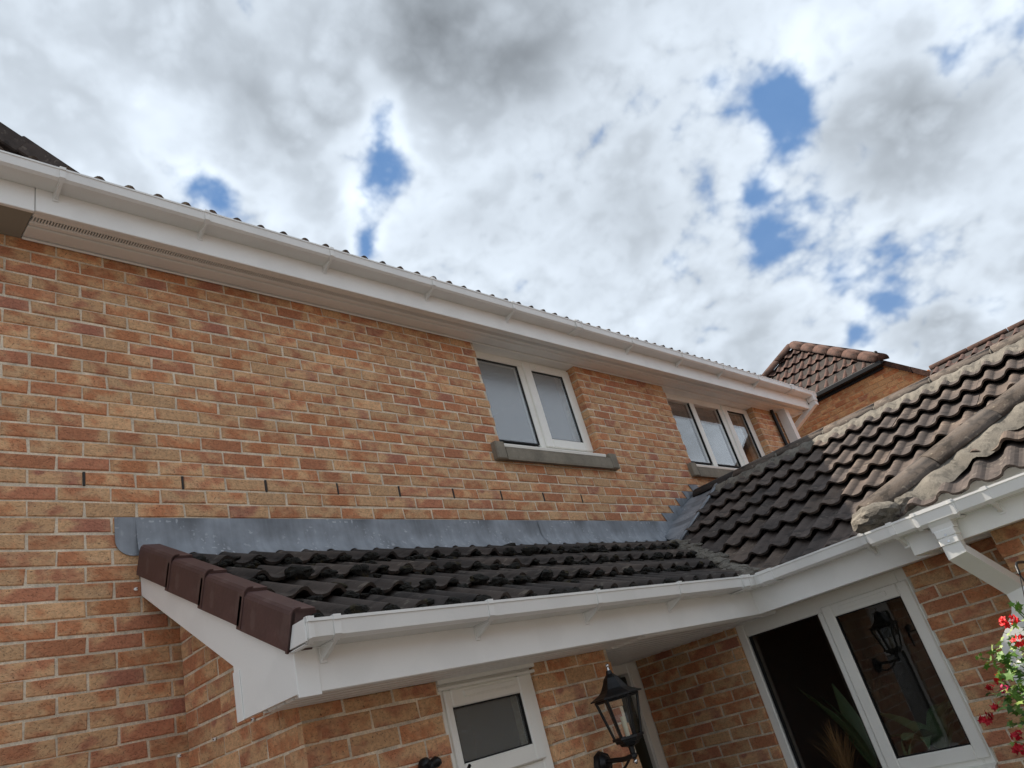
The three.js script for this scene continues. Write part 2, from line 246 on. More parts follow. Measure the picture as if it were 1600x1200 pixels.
function brickWall(house, list, name, at, turn, u0, u1, y0, y1, holes, seed, o = {}) {
  const r = rng(seed), shape = new THREE.Shape((o.poly ?? [[u0 + .006, y0], [u1 - .006, y0], [u1 - .006, y1], [u0 + .006, y1]]).map((p) => new THREE.Vector2(...p)));
  for (const [a, b, c, d] of holes) shape.holes.push(new THREE.Path([[a - .006, Math.max(c - .006, y0 + .001)], [b + .006, Math.max(c - .006, y0 + .001)], [b + .006, Math.min(d + .006, y1 - .001)], [a - .006, Math.min(d + .006, y1 - .001)]].map((p) => new THREE.Vector2(...p))));
  const g = new THREE.ExtrudeGeometry(shape, { depth: (o.deep ?? .25) - .0048, bevelEnabled: false }); g.translate(0, 0, -(o.deep ?? .25));
  const wall = mesh(name, g, M.mortar, house); wall.position.set(...at); wall.rotation.y = turn;
  const push = (a, b, y, hidden, hh = BH) => {
    const len = b - a; if (len < .03) return; const cell = Math.floor(r() * BC * BR);
    list.push({ wall, x: (a + b) / 2, y: y + (r() - .5) * .003, len, cell, geo: Math.abs(len - L) > .004 || hh < BH ? brickGeo(len, cell, r, hh) : null, jz: (r() - .5) * .0035, rot: (r() - .5) * .012, hidden });
  };
  for (let k = Math.floor(y0 / CRS + 1e-6); k * CRS < y1 - .02; k++) {
    const y = k * CRS + .005; const hh = Math.min(BH, y1 - .002 - y); if (hh < .012) continue;
    const off = ((k % 2) + 2) % 2 ? MOD / 2 : 0;
    for (let i = Math.floor((u0 - off) / MOD) - 1; ; i++) {
      let a = i * MOD + off + .005, b = a + L; if (a > u1) break; a = Math.max(a, u0); b = Math.min(b, u1); if (b - a < .03) continue;
      let parts = [[a, b]];
      for (const [h0, h1, hy0, hy1] of holes) { if (y + BH < hy0 + .01 || y > hy1 - .01) continue; parts = parts.flatMap(([p, q]) => q <= h0 || p >= h1 ? [[p, q]] : [[p, Math.min(q, h0)], [Math.max(p, h1), q]].filter(([s, e]) => e - s > .03)); }
      for (const [p, q] of parts) if (!o.skip?.(p, q, y)) push(p, q, y, o.hide?.(p, q, y), hh);
    }
  }
  return wall;
}

// ---------------------------------------------------------------- ground
{
  const g = new THREE.PlaneGeometry(600, 600); g.rotateX(-Math.PI / 2); for (let i = 0; i < g.attributes.uv.count; i++) g.attributes.uv.setXY(i, g.attributes.position.getX(i) / 3, g.attributes.position.getZ(i) / 3);
  g.translate(0, GROUND, 0); structure('driveway', g, M.paving);
}

// ---------------------------------------------------------------- roof tiles: double roll, 300 mm cover
const TP = Math.atan(.557), CP = Math.cos(TP), SP = Math.sin(TP), PITCHED = .15;
const rollH = (s) => { const w = ((s % PITCHED) + PITCHED) % PITCHED - .075, a = Math.abs(w); return (a < .040 ? .030 * Math.pow(Math.cos(a / .040 * Math.PI / 2), .95) : 0) - .006 * Math.sin(sat((a - .040) / .035) * Math.PI / 2); };
function tileGeo(seed, gauge) {                                   // local: x across, y up the slope, z out; crest level 0 where it is covered, nose lifted
  const r = rng(seed), W = .298, len = gauge + .06, lift = .046, th = .015, n = 24, t = [];
  const top = [], bot = [], head = [], chip = [];
  for (let i = 0; i <= n; i++) { const s = W * i / n; chip.push((r() - .5) * .004); }
  for (let i = 0; i <= n; i++) { const s = .001 + W * i / n, h = rollH(s) - .030; top.push(V(s, chip[i], h + lift + (r() - .5) * .0015)); bot.push(V(s, chip[i] * .6 + .004, h + lift - th)); head.push(V(s, len, h + lift - (lift) * (len / gauge))); }
  const pts = [];
  for (let i = 0; i < n; i++) { quad(t, top[i].clone(), top[i + 1].clone(), head[i + 1].clone(), head[i].clone()); }
  const g1 = flat(t); 
  const t2 = []; for (let i = 0; i < n; i++) quad(t2, bot[i].clone(), bot[i + 1].clone(), top[i + 1].clone(), top[i].clone());
  for (const i of [0, n]) { const a = bot[i], b = top[i], c = head[i], d = V(c.x, c.y, c.z - th); i ? quad(t2, a.clone(), d, c.clone(), b.clone()) : quad(t2, b.clone(), c.clone(), d, a.clone()); }
  for (let i = 0; i < n; i += 2) quad(t2, bot[i].clone(), V(head[i].x, head[i].y, head[i].z - th), V(head[i + 2].x, head[i + 2].y, head[i + 2].z - th), bot[i + 2].clone());
  const g2 = flat(t2);
  // smooth the top across the rolls
  const N = g1.attributes.normal, P = g1.attributes.position; for (let i = 0; i < P.count; i++) { const s = P.getX(i), e = .002, d = (rollH(s + e) - rollH(s - e)) / (2 * e), v = V(-d, .06, 1).normalize(); N.setXYZ(i, v.x, v.y, v.z); }
  const g = mergeGeometries([g1, g2]); const U = g.attributes.uv, Q = g.attributes.position, ou = r() * 3, ov = r() * 3; for (let i = 0; i < U.count; i++) U.setXY(i, (Q.getX(i) + ou) * .9, (Q.getY(i) + Q.getZ(i) + ov) * .9);
  return g;
}
const GAUGE = .335, tileVar = Array.from({ length: 8 }, (_, i) => tileGeo(200 + i, GAUGE));
// frame: origin at the eaves (nose line, crest level), across and up-slope unit vectors
function tileRoof(roof, mats, O, across, up, rows, a0, a1, seed, clips = [], keep = null) {
  const r = rng(seed), out = new THREE.Vector3().crossVectors(across, up).normalize(); if (out.y < 0) out.negate();
  const basis = new THREE.Matrix4().makeBasis(across, up, out); const left = new THREE.Vector3().crossVectors(up, out).dot(across) < 0;
  for (let k = 0; k < rows; k++) for (let i = 0; a0 + i * .3 < a1; i++) {
    const p = O.clone().addScaledVector(across, a0 + i * .3).addScaledVector(up, k * GAUGE + (r() - .5) * .006).addScaledVector(out, -.012 + (r() - .5) * .004);
    const g = tileVar[Math.floor(r() * 8)], m = mats[Math.floor(r() * mats.length)], yaw = (r() - .5) * .010;
    const mtx = basis.clone().multiply(new THREE.Matrix4().makeRotationZ(yaw)).setPosition(p);
    if (keep && !keep(p)) continue;
    const b = new THREE.Box3().setFromBufferAttribute(g.attributes.position).applyMatrix4(mtx);
    const cs = []; let gone = false;
    for (const c of clips) { const n = V(c[0], c[1], c[2]), far = V(n.x > 0 ? b.max.x : b.min.x, n.y > 0 ? b.max.y : b.min.y, n.z > 0 ? b.max.z : b.min.z), near = V(n.x > 0 ? b.min.x : b.max.x, n.y > 0 ? b.min.y : b.max.y, n.z > 0 ? b.min.z : b.max.z); if (far.dot(n) < c[3]) gone = true; if (near.dot(n) < c[3]) cs.push(c); }
    if (gone) continue;
    if (cs.length) { const w = g.clone().applyMatrix4(mtx); const cg = worldClip(w, cs); if (cg) mesh('tile', cg, m, roof); }
    else { const o = mesh('tile', g, m, roof); o.applyMatrix4(mtx); }
  }
}
function lump(cx, cy, cz, sx, sy, sz, seed, detail = 2, amp = .35) {
  const g = new THREE.IcosahedronGeometry(1, detail), P = g.attributes.position; for (let i = 0; i < P.count; i++) { const x = P.getX(i), y = P.getY(i), z = P.getZ(i), k = 1 - amp * .5 + amp * (fbm(x * 2.2 + seed * 7.1 + 40, y * 2.2 + z * 1.7 + seed * 3.3 + 40, 3)) * 1.4; P.setXYZ(i, cx + x * sx * k, cy + y * sy * k, cz + z * sz * k); }
  g.computeVertexNormals(); const U = g.attributes.uv; for (let i = 0; i < U.count; i++) U.setXY(i, P.getX(i) * 3 + P.getZ(i) * 2, P.getY(i) * 3); return g;
}
// strip of trowelled mortar between two poly-lines (lists of Vector3 of equal length), lumpy in the middle
function strip(A, B, nrm, seed, across = 5, amp = .012) {
  const t = []; const row = (i) => Array.from({ length: across + 1 }, (_, j) => { const f = j / across; const k = Math.sin(Math.PI * Math.min(.999, Math.max(.001, f))); return A[i].clone().lerp(B[i], f).addScaledVector(nrm, k * amp * (.4 + 1.6 * fbm(i * .45 + seed, j * .8 + seed * 2, 3))); });
  for (let i = 0; i + 1 < A.length; i++) { const a = row(i), b = row(i + 1); for (let j = 0; j < across; j++) quad(t, a[j], b[j], b[j + 1], a[j + 1]); }
  return flat(t);
}
const smooth = (g) => { const q = new Map(), P = g.attributes.position, N = g.attributes.normal, key = (i) => `${Math.round(P.getX(i) * 2e4)},${Math.round(P.getY(i) * 2e4)},${Math.round(P.getZ(i) * 2e4)}`; for (let i = 0; i < P.count; i++) { const k = key(i), v = q.get(k) ?? V(0, 0, 0); v.x += N.getX(i); v.y += N.getY(i); v.z += N.getZ(i); q.set(k, v); } for (let i = 0; i < P.count; i++) { const v = q.get(key(i)).clone().normalize(); N.setXYZ(i, v.x, v.y, v.z); } return g; };

// ---------------------------------------------------------------- rainwater goods
const gutterPoly = (h = .07, w = .112) => [[0, 0], [0, -h], [w - .02, -h], [w - .006, -h + .012], [w, -.012], [w + .004, -.010], [w + .004, 0], [w - .006, 0], [w - .009, -h + .016], [w - .022, -h + .004], [.004, -h + .004], [.004, 0]];
const clipPoly = (h = .07, w = .112) => [[-.002, .004], [-.002, -h - .004], [w - .02, -h - .004], [w - .002, -h + .011], [w + .004, -.014], [w + .009, -.012], [w + .009, .005], [w - .01, .005], [w - .01, .002], [w + .005, .001], [w + .001, -h + .013], [w - .02, -h - .001], [.003, -h - .001], [.003, .004]];
function gutter(house, at, turn, u0, u1, brackets, unions, label) {
  const gm = mesh('gutter', sweep(gutterPoly(), u0, u1), M.upvcGutter, house); gm.position.set(...at); gm.rotation.y = turn; if (label) gm.userData.label = label;
  for (const u of brackets) { const a = sweep(clipPoly(), u - .014, u + .014), arm = sweep([[.0, -.072], [.0, -.115], [.008, -.115], [.08, -.082], [.095, -.072]], u - .007, u + .007), foot = cbox(u - .014, u + .014, -.125, -.07, 0, .005, .002); mesh('bracket', mergeGeometries([a, arm, foot]), M.upvcGutter, gm); }
  for (const u of unions) mesh('union', mergeGeometries([sweep(clipPoly(.072, .114), u - .05, u + .05), sweep(clipPoly(.075, .117), u - .045, u - .03), sweep(clipPoly(.075, .117), u + .03, u + .045)]), M.upvcGutter, gm);
  return gm;
}
function squarePipe(pts, w = .065) {                              // square pipe along a poly-line, mitred
  const rings = pts.map((p, i) => { const a = i ? p.clone().sub(pts[i - 1]).normalize() : null, b = i + 1 < pts.length ? pts[i + 1].clone().sub(p).normalize() : null; const t = (a && b ? a.clone().add(b) : (a ?? b)).clone().normalize(); const side = Math.abs(t.y) > .999 ? V(1, 0, 0) : null; let X = side ?? V(0, 1, 0).cross(t).normalize(); return { p, t, a: a ?? b }; });
  const T = []; let prev = null; const ref = rings.find((r) => Math.abs(r.t.y) < .99); let X0 = ref ? V(0, 1, 0).cross(ref.a).normalize() : V(1, 0, 0);
  if (ref && Math.abs(ref.a.y) > .99) X0 = V(1, 0, 0);
  const rs = rings.map((r) => { let X = X0.clone().addScaledVector(r.t, -X0.dot(r.t)).normalize(); const Y = X.clone().cross(r.t).normalize(); const k = 1 / Math.max(.5, r.t.dot(r.a)); return [[-1, -1], [1, -1], [1, 1], [-1, 1]].map(([x, y]) => r.p.clone().addScaledVector(X, x * w / 2).addScaledVector(Y, y * w / 2 * k)); });
  for (let i = 0; i + 1 < rs.length; i++) for (let j = 0; j < 4; j++) quad(T, rs[i][j].clone(), rs[i][(j + 1) % 4].clone(), rs[i + 1][(j + 1) % 4].clone(), rs[i + 1][j].clone());
  for (const i of [0, rs.length - 1]) quad(T, ...rs[i].map((p) => p.clone()));
  return flat(T);
}

// ---------------------------------------------------------------- windows
// rect = [u0, u1, y0, y1]; lights: fixed or sash with their glass rectangles; the frame mesh is the part, the rest hang on it
function windowPart(house, name, at, turn, rect, lights, cillOut, paneMat, o = {}) {
  const [a, b, c, d] = rect, F = .06, fr = [];
  const bars = [[a, a + F, c, d], [b - F, b, c, d], [a + F, b - F, d - (o.head ?? .075), d], [a + F, b - F, c, c + .06], ...(o.mullions ?? []).map(([p, q]) => [p, q, c + .06, d - (o.head ?? .075)])];
  for (const [p, q, y, z] of bars) fr.push(cbox(p, q, y, z, -.06, 0, .006));
  const w = mesh(name, mergeGeometries(fr), M.upvcFrame, house); w.position.set(...at); w.rotation.y = turn;
  for (const l of lights) {
    const [p, q, y, z] = l.glass;
    if (l.sash) { const [s, t, v, x] = l.sash; mesh('sash', mergeGeometries([cbox(s, p, v, x, -.03, .016, .006), cbox(q, t, v, x, -.03, .016, .006), cbox(p, q, v, y, -.03, .016, .006), cbox(p, q, z, x, -.03, .016, .006)]), M.upvcFrame, w); }
    const e = .006, zf = l.sash ? .004 : -.012;
    mesh('gasket', mergeGeometries([cbox(p - e, p + e, y, z, zf - .02, zf + .003, .001), cbox(q - e, q + e, y, z, zf - .02, zf + .003, .001), cbox(p + e, q - e, y - e, y + e, zf - .02, zf + .003, .001), cbox(p + e, q - e, z - e, z + e, zf - .02, zf + .003, .001)]), M.rubber, w);
    const pg = new THREE.PlaneGeometry(q - p, z - y); pg.translate((p + q) / 2, (y + z) / 2, zf - .008); for (let i = 0; i < 4; i++) pg.attributes.uv.setXY(i, pg.attributes.position.getX(i) * 2, pg.attributes.position.getY(i) * 2);
    mesh('pane', pg, paneMat, w); if (paneMat === M.glassFar) mesh('pane', pg.clone().translate(0, 0, -.022), paneMat, w);
    if (l.vent) { const [s, t, v] = l.vent; mesh('trickle_vent', mergeGeometries([cbox(s, t, v - .012, v + .012, .010, .024, .003), cbox(s + .008, t - .008, v - .017, v - .012, .012, .022, .001)]), M.upvcFrame, w); }
  }
  if (cillOut) mesh('cill', sweep([[-.05, c + .012], [cillOut, c - .004], [cillOut + .004, c - .012], [cillOut, c - .03], [-.05, c - .03]], a - (o.cillEnd ?? 0), b + (o.cillEnd ?? 0)), M.upvcFrame, w);
  return w;
}
function room(house, name, x0, x1, y0, y1, z0, z1, open) {         // five inner faces of a dim room behind a window
  const t = [], p = (x, y, z) => V(x, y, z);
  const F = { x0: [p(x0, y0, z0), p(x0, y1, z0), p(x0, y1, z1), p(x0, y0, z1)], x1: [p(x1, y0, z0), p(x1, y1, z0), p(x1, y1, z1), p(x1, y0, z1)], y0: [p(x0, y0, z0), p(x1, y0, z0), p(x1, y0, z1), p(x0, y0, z1)], y1: [p(x0, y1, z0), p(x1, y1, z0), p(x1, y1, z1), p(x0, y1, z1)], z0: [p(x0, y0, z0), p(x1, y0, z0), p(x1, y1, z0), p(x0, y1, z0)], z1: [p(x0, y0, z1), p(x1, y0, z1), p(x1, y1, z1), p(x0, y1, z1)] };
  for (const k in F) if (k !== open) quad(t, ...F[k]); return mesh(name, flat(t), M.room, house);
}

// ================================================================ main house
const HB = [], house = thing('brick_house', 'two storey buff and red brick house with white fascia and long white gutter', 'house');
const X0 = -1.6, X1 = 8.6, SOF = 1.5;
brickWall(house, HB, 'front_wall', [0, 0, 0], 0, X0, X1, GROUND, SOF, [[3.064, 4.302, .6, SOF], [5.752, 7.70, .6, SOF], [2.62, 3.86, GROUND, -1.06]], 31, { hide: (p, q, y) => (p > .62 && q < 4.9 && y < -.13 && y > -1.05) || (p > .62 && q < 2.4 && y < -.1) || p > 3.86 && y < -.1 });
M.plainBrick = std({ color: 0x9a6a4c, roughness: .95 });
for (const [a, b, c, d] of [[X0, X0 + .25, -7.5, -.26], [X1 - .25, X1, -7.5, -.26], [X0 + .26, X1 - .26, -7.5, -7.26]]) { const g = cbox(a, b, GROUND, SOF + .1, c, d, .004); mesh('rear_wall', g, M.plainBrick, house); }
// windows, set back in the reveal
windowPart(house, 'window', [0, 0, -.09], 0, [3.064, 4.302, .6, SOF], [{ glass: [3.125, 3.632, .69, 1.425] }, { sash: [3.690, 4.297, .665, 1.468], glass: [3.783, 4.196, .745, 1.400], vent: [3.83, 4.12, 1.436] }], .115, M.frosted, { mullions: [[3.632, 3.70]] }).userData.label = 'frosted bathroom window';
windowPart(house, 'window', [0, 0, -.09], 0, [5.752, 7.70, .6, SOF], [{ glass: [5.825, 6.368, .69, 1.435] }, { glass: [6.455, 6.996, .69, 1.435] }, { sash: [7.068, 7.69, .665, 1.478], glass: [7.172, 7.588, .745, 1.42], vent: [7.24, 7.5, 1.448] }], .115, M.glassFar, { mullions: [[6.368, 6.455], [6.996, 7.08]] });
room(house, 'bathroom_inside', 2.6, 4.6, -.1, 1.7, -2.6, -.27, 'z1');
room(house, 'bedroom_inside', 5.5, 8.2, -.1, 1.7, -3.2, -.27, 'z1');
for (const [a, b, s] of [[2.952, 4.425, 41], [5.64, 7.81, 42]]) {   // stone sills with stooled ends
  const g = mergeGeometries([sweep([[-.1, .567], [.03, .560], [.048, .552], [.048, .475], [.045, .455], [.03, .462], [-.1, .462]], a + .1, b - .1), cbox(a, a + .1, .458, .600, -.08, .048, .008), cbox(b - .1, b, .458, .600, -.08, .048, .008)]);
  mesh('stone_sill', g, M.stone, house);
}
for (const [a, b] of [[3.064, 4.302], [5.752, 7.70]]) mesh('reveal_head', cbox(a, b, SOF - .014, SOF - .002, -.089, .003, .002), M.upvc, house);
// weep vents in the third course
for (let i = 0; i < 9; i++) { const x = .225 + i * .45 + .0; const g = [cbox(x - .005, x + .005, .153, .222, -.02, .0015, .001)]; for (let k = 0; k < 8; k++) g.push(cbox(x - .0045, x + .0045, .157 + k * .008, .160 + k * .008, 0, .0026, .0005)); mesh('weep_vent', mergeGeometries(g), M.weep, house); }
// eaves: soffit boards, slotted vent strip, fascia, gutter
const sofA = -.045, sofB = 8.88;
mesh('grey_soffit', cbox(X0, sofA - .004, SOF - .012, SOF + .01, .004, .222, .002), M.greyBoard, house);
for (const [z0, z1] of [[.004, .018], [.024, .114], [.120, .152], [.186, .223]]) mesh('soffit_board', cbox(sofA, sofB, z0 < .01 ? SOF - .020 : SOF - .014, SOF + .018, z0, z1, .005), M.upvc, house);
mesh('vent_channel', cbox(sofA, sofB, SOF + .018, SOF + .024, .06, .223, .001), M.upvc, house);
{ const g = []; for (let x = sofA + .006; x < sofB; x += .0135) g.push(cbox(x, x + .0055, SOF - .0135, SOF - .002, .152, .186, .0008)); const o = mesh('vent_bars', mergeGeometries(g), M.upvc, house); o.userData.kind = 'stuff'; }
mesh('fascia', cbox(sofA, sofB, 1.482, 1.66, .224, .245, .003), M.upvc, house);
mesh('fascia', cbox(X0, sofA - .003, 1.478, 1.66, .222, .243, .003), M.upvc, house);
gutter(house, [0, 1.695, .246], 0, X0, 9.02, [-.74, .041, .771, 1.582, 2.425, 3.25, 4.865, 5.73, 6.57, 7.4], [4.06, 8.3]);
// right-hand end: soffit box, outlet and swan neck, corner pipes
mesh('box_end', plate([[-.30, 1.49], [.245, 1.482], [.245, 1.68], [-.30, 1.97]].map(([z, y]) => [z, y]), 0, .02).rotateY(-Math.PI / 2).translate(8.90, 0, 0), M.upvc, house);
mesh('soffit_board', cbox(8.62, 8.878, SOF + .002, SOF + .02, -.3, .002, .002), M.upvc, house);
{ const p = mesh('downpipe', squarePipe([V(8.92, 1.65, .305), V(8.92, 1.53, .305), V(8.80, 1.30, -.05), V(8.72, 1.1, -.12), V(8.72, GROUND, -.12)], .068), M.upvcGutter, house); mesh('outlet', mergeGeometries([cbox(8.87, 8.97, 1.56, 1.64, .255, .355, .006), cbox(8.877, 8.963, 1.50, 1.555, .262, .348, .004)]), M.upvcGutter, p); }
mesh('white_pipe', squarePipe([V(8.40, SOF, .07), V(8.40, GROUND, .07)], .11), M.upvc, house);
mesh('black_pipe', new THREE.CylinderGeometry(.022, .022, SOF - GROUND, 12).translate(8.17, (SOF + GROUND) / 2, .03), M.black, house);
// roof: deck and the courses above the gutter
const roofUp = V(0, SP, -CP), deckY = 1.695, ridgeZ = -3.6, ridgeY = deckY + .557 * (.245 - ridgeZ);
const mainRoof = mesh('roof', mergeGeometries([sweep([[.245, deckY], [ridgeZ, ridgeY], [ridgeZ, ridgeY - .06], [.245, deckY - .02]], X0, 8.9), sweep([[ridgeZ, ridgeY], [-7.7, ridgeY - .557 * (7.7 + ridgeZ)], [-7.7, ridgeY - .557 * (7.7 + ridgeZ) - .05], [ridgeZ, ridgeY - .06]], X0, 8.9)]), M.deck, house);
tileRoof(mainRoof, M.tile, V(0, 1.722, .31), V(1, 0, 0), roofUp, 3, -1.5, 8.8, 51);
mesh('ridge', smooth(sweep(Array.from({ length: 9 }, (_, i) => [ridgeZ + .14 * Math.cos(Math.PI * i / 8), ridgeY + .0 + .12 * Math.sin(Math.PI * i / 8)]), X0, 8.9)), M.ridge, mainRoof);
// adjoining gable rising to the left, edged with brown caps
{
  const r0 = V(.25, 1.885, .12), dir = V(-1, .50, 0).normalize(), len = 3.3, e = r0.clone().addScaledVector(dir, len);
  mesh('gable_roof', mergeGeometries([plate([[r0.x, r0.y - .03], [e.x, e.y - .03], [e.x, e.y - .1], [r0.x, r0.y - .1]], -3.6, .09)]), M.deck, house);
  mesh('gable_wall', plate([[r0.x - .3, 1.72], [r0.x - .16, r0.y - .06], [e.x, e.y - .1], [e.x, 1.72]], -.2, -.01), M.plainBrick, house);
  for (let i = 0; i < 9; i++) { const a = r0.clone().addScaledVector(dir, i * .36 - .02); const g = cbox(-.0, .40, -.10, .022 + .0, -.06, .0, .008); const o = mesh('verge_cap', g, M.tile[3], house); o.position.copy(a).add(V(0, .0, i * .002)); o.rotation.z = Math.PI - Math.atan(.50) - .04; o.scale.y = -1; }
}
// recessed front door under the canopy
{
  const door = mesh('front_door', mergeGeometries([cbox(2.72, 3.725, GROUND, -1.16, -.075, -.03, .004)]), M.doorGreen, house);
  mesh('door_frame', mergeGeometries([cbox(3.73, 3.86, GROUND, -1.065, -.08, 0, .006), cbox(2.62, 2.72, GROUND, -1.065, -.08, 0, .006), cbox(2.72, 3.73, -1.145, -1.065, -.08, 0, .006), cbox(3.735, 3.765, GROUND, -1.15, 0, .012, .004)]), M.upvcFrame, door);
  const pg = new THREE.PlaneGeometry(.62, 1.0); pg.translate(3.25, -1.85, -.026); mesh('pane', pg, M.frostedDark, door);
  mesh('handle', mergeGeometries([cbox(2.80, 2.83, -2.1, -1.9, -.03, -.02, .004), cbox(2.8, 2.92, -1.99, -1.97, -.02, .02, .006)]), M.chrome, door);
}
layBricks(house, HB);

// ================================================================ lean-to porch
const PB = [], porch = thing('lean_to_porch', 'single storey lean-to brick porch with mossy dark tiles and brown verge caps', 'porch');
const PX0 = .607, PZ = .935, PS = -1.067, PF = 1.217, VX = .45;
brickWall(porch, PB, 'side_wall', [PX0, 0, 0], -Math.PI / 2, .004, PZ, GROUND, -.3, [], 61, { deep: .2, poly: [[.004, GROUND], [PZ - .006, GROUND], [PZ - .006, -.84], [.004, -.33]], skip: (p, q, y) => y + BH > -.28 - .557 * q });
brickWall(porch, PB, 'front_wall', [0, 0, PZ], 0, PX0 - .0, 2.386, GROUND, PS, [[1.245, 1.815, -2.3, PS]], 62, { deep: .2 });
{ const g = cbox(2.18, 2.384, GROUND, PS, .004, PZ - .205, .003); mesh('inner_wall', g, M.plainBrick, porch); }
windowPart(porch, 'window', [0, 0, PZ - .02], 0, [1.245, 1.815, -2.3, PS + .01], [{ sash: [1.268, 1.765, -1.468, -1.112], glass: [1.303, 1.706, -1.398, -1.184], vent: [1.37, 1.68, -1.138] }, { glass: [1.31, 1.745, -2.22, -1.53] }], .05, M.frostedDark, { mullions: [[1.305, 1.75]].map(() => [1.245, 1.246]), head: .05 }).userData.label = 'small toilet window with frosted fanlight';
room(porch, 'toilet_inside', .83, 2.17, GROUND + .02, PS - .01, .02, PZ - .21, 'z1');
{ const w = mesh('transom', cbox(1.303, 1.757, -1.53, -1.468, PZ - .08, PZ - .022, .005), M.upvcFrame, porch); mesh('head_trim', mergeGeometries([cbox(1.24, 1.82, -1.112, -1.098, PZ - .02, PZ + .004, .003), cbox(1.24, 1.82, -1.088, PS, PZ - .02, PZ + .010, .003)]), M.upvcFrame, w); }
// roof
const PY0 = -.15, eaveZ = 1.25, pUp = V(0, SP, -CP), VAL = 4.78;
const pDeck = worldClip(sweep([[0.004, PY0 - .05], [eaveZ - .04, PY0 - .05 - .557 * (eaveZ - .04)], [eaveZ - .04, PY0 - .08 - .557 * (eaveZ - .04)], [0.004, PY0 - .08]], VX + .01, 4.79), [[-1, 0, -1, -VAL]]);
const pRoof = mesh('roof', pDeck, M.deck, porch);
tileRoof(pRoof, M.tileDark, V(0, PY0 - .557 * eaveZ, eaveZ), V(1, 0, 0), pUp, 4, VX, 4.8, 71, [[-1, 0, -1, -VAL + .03], [0, 0, -1, -10], [0, 0, 1, .012]]);
// moss cushions under the noses and in the pans
{
  const r = rng(81), g = [], pOut = V(0, CP, SP);
  for (let k = 0; k < 4; k++) for (let i = 0; i < 30; i++) {
    const x = VX + .075 + i * .15, base = V(0, PY0 - .557 * eaveZ, eaveZ).addScaledVector(pUp, k * GAUGE); if (x + base.z > VAL - .12) continue;
    const n = 2 + Math.floor(r() * 3.2);
    for (let j = 0; j < n; j++) { const s = .010 + r() * r() * .024, p = base.clone().addScaledVector(pUp, -.004 - r() * .02).addScaledVector(pOut, -.006 + r() * .018 + rollH(.075 + 0) * 0); const dx = (r() - .5) * .11; p.addScaledVector(pOut, rollH(.075 + dx) - .02); g.push(lump(x + dx, p.y, p.z, s * (1.1 + r() * .9), s * .75, s * 1.0, r() * 50, 2, .9)); }
    if (r() < .22) { const s = .012 + r() * .024, p = base.clone().addScaledVector(pUp, .06 + r() * .2).addScaledVector(pOut, -.012); g.push(lump(x + .075 + (r() - .5) * .05, p.y, p.z, s * 1.6, s * .6, s * 1.3, r() * 50, 2, .9)); }
  }
  const o = mesh('moss', mergeGeometries(g), M.moss, pRoof); o.userData.kind = 'stuff';
}
// brown verge caps
{
  const capG = (last) => { const l = GAUGE + .035, prof = [[0, -.135], [0, -.02], [.004, -.008], [.013, 0], [.085, .002], [.085, -.012], [.013, -.012], [.010, -.135]]; const t = sweep(prof.map(([a, b]) => [a, b]), 0, l); const gs = [t]; if (last) gs.push(cbox(-.0, .004, -.135, -.005, .002, .09, .001)); gs.push(sweep([[-.003, -.14], [-.003, -.012], [.004, .000], [.014, .006], [.03, .007], [.03, .0], [.01, -.008], [.005, -.14]], 0, .012)); return mergeGeometries(gs); };
  const g0 = capG(false), g1 = capG(true), out = V(0, CP, SP), across = V(1, 0, 0);
  for (let k = 0; k < 4; k++) {
    const o = mesh('verge_cap', k ? g0 : g1, M.brownPlastic, porch);
    const p = V(VX - .022, PY0 - .557 * (eaveZ + .012), eaveZ + .012).addScaledVector(pUp, k * GAUGE).addScaledVector(out, .042);
    const up = pUp.clone().addScaledVector(out, -.035).normalize(), n2 = across.clone().cross(up).normalize();   // local x up the slope, y out, z across
    o.applyMatrix4(new THREE.Matrix4().makeBasis(up, n2, across).setPosition(p));
  }
}
// bargeboard, boxed end, fascia, soffit, gutter
{
  const yR = (z) => PY0 - .06 - .557 * z;
  const b = plate([[0.004, yR(0)], [0.004, -.371], [.80, -.877], [.80, -1.066], [PF, -1.066], [PF, yR(PF)]], 0, .018); b.rotateY(-Math.PI / 2); b.translate(VX + .018, 0, 0);
  const bb = mesh('bargeboard', b, M.upvc, porch); mesh('corner_trim', cbox(VX - .004, VX - .0005, -1.069, -.90, .797, .845, .001), M.upvc, bb);
  const fas = mesh('fascia', cbox(VX + .002, 3.56, -1.072, -.845, PF - .018, PF, .003), M.upvc, porch); mesh('corner_trim', cbox(VX - .003, VX + .082, -1.080, -.90, PF + .0005, PF + .004, .0015), M.upvc, fas);
  const s = []; let k = 0;
  for (let z = PZ + .018; z < PF - .03; z += .0605) mesh('soffit_board', cbox(VX + .02, 2.386, -1.072, -1.050, z, Math.min(z + .0585, PF - .019), .0105), M.upvc, porch);
  mesh('soffit_trim', cbox(VX + .02, 2.386, -1.072, -1.064, PZ + .002, PZ + .016, .002), M.upvc, porch);
  for (let z = .012; z < PF - .03; z += .088) mesh('canopy_board', cbox(2.388, 3.835, -1.080, -1.052, z, Math.min(z + .082, PF - .019), .013), M.upvc, porch);
  mesh('canopy_joint', cbox(3.60, 3.66, -1.084, -1.0785, .01, PF - .02, .002), M.upvc, porch);
  const mitre = [[-1, 0, -1, -4.777]];
  const gm = gutter(porch, [0, -.86, PF], 0, .436, 3.56, [.555, 1.257, 1.944, 2.636], [3.34]);
  gm.geometry = worldClip(gm.geometry.clone().translate(0, -.86, PF), mitre).translate(0, .86, -PF);
  mesh('stop_end', mergeGeometries([sweep(clipPoly(.074, .116), .438, .466), sweep(clipPoly(.077, .119), .442, .452), cbox(.434, .439, -.07, .0, .002, .114, .001)]), M.upvcGutter, gm);
}
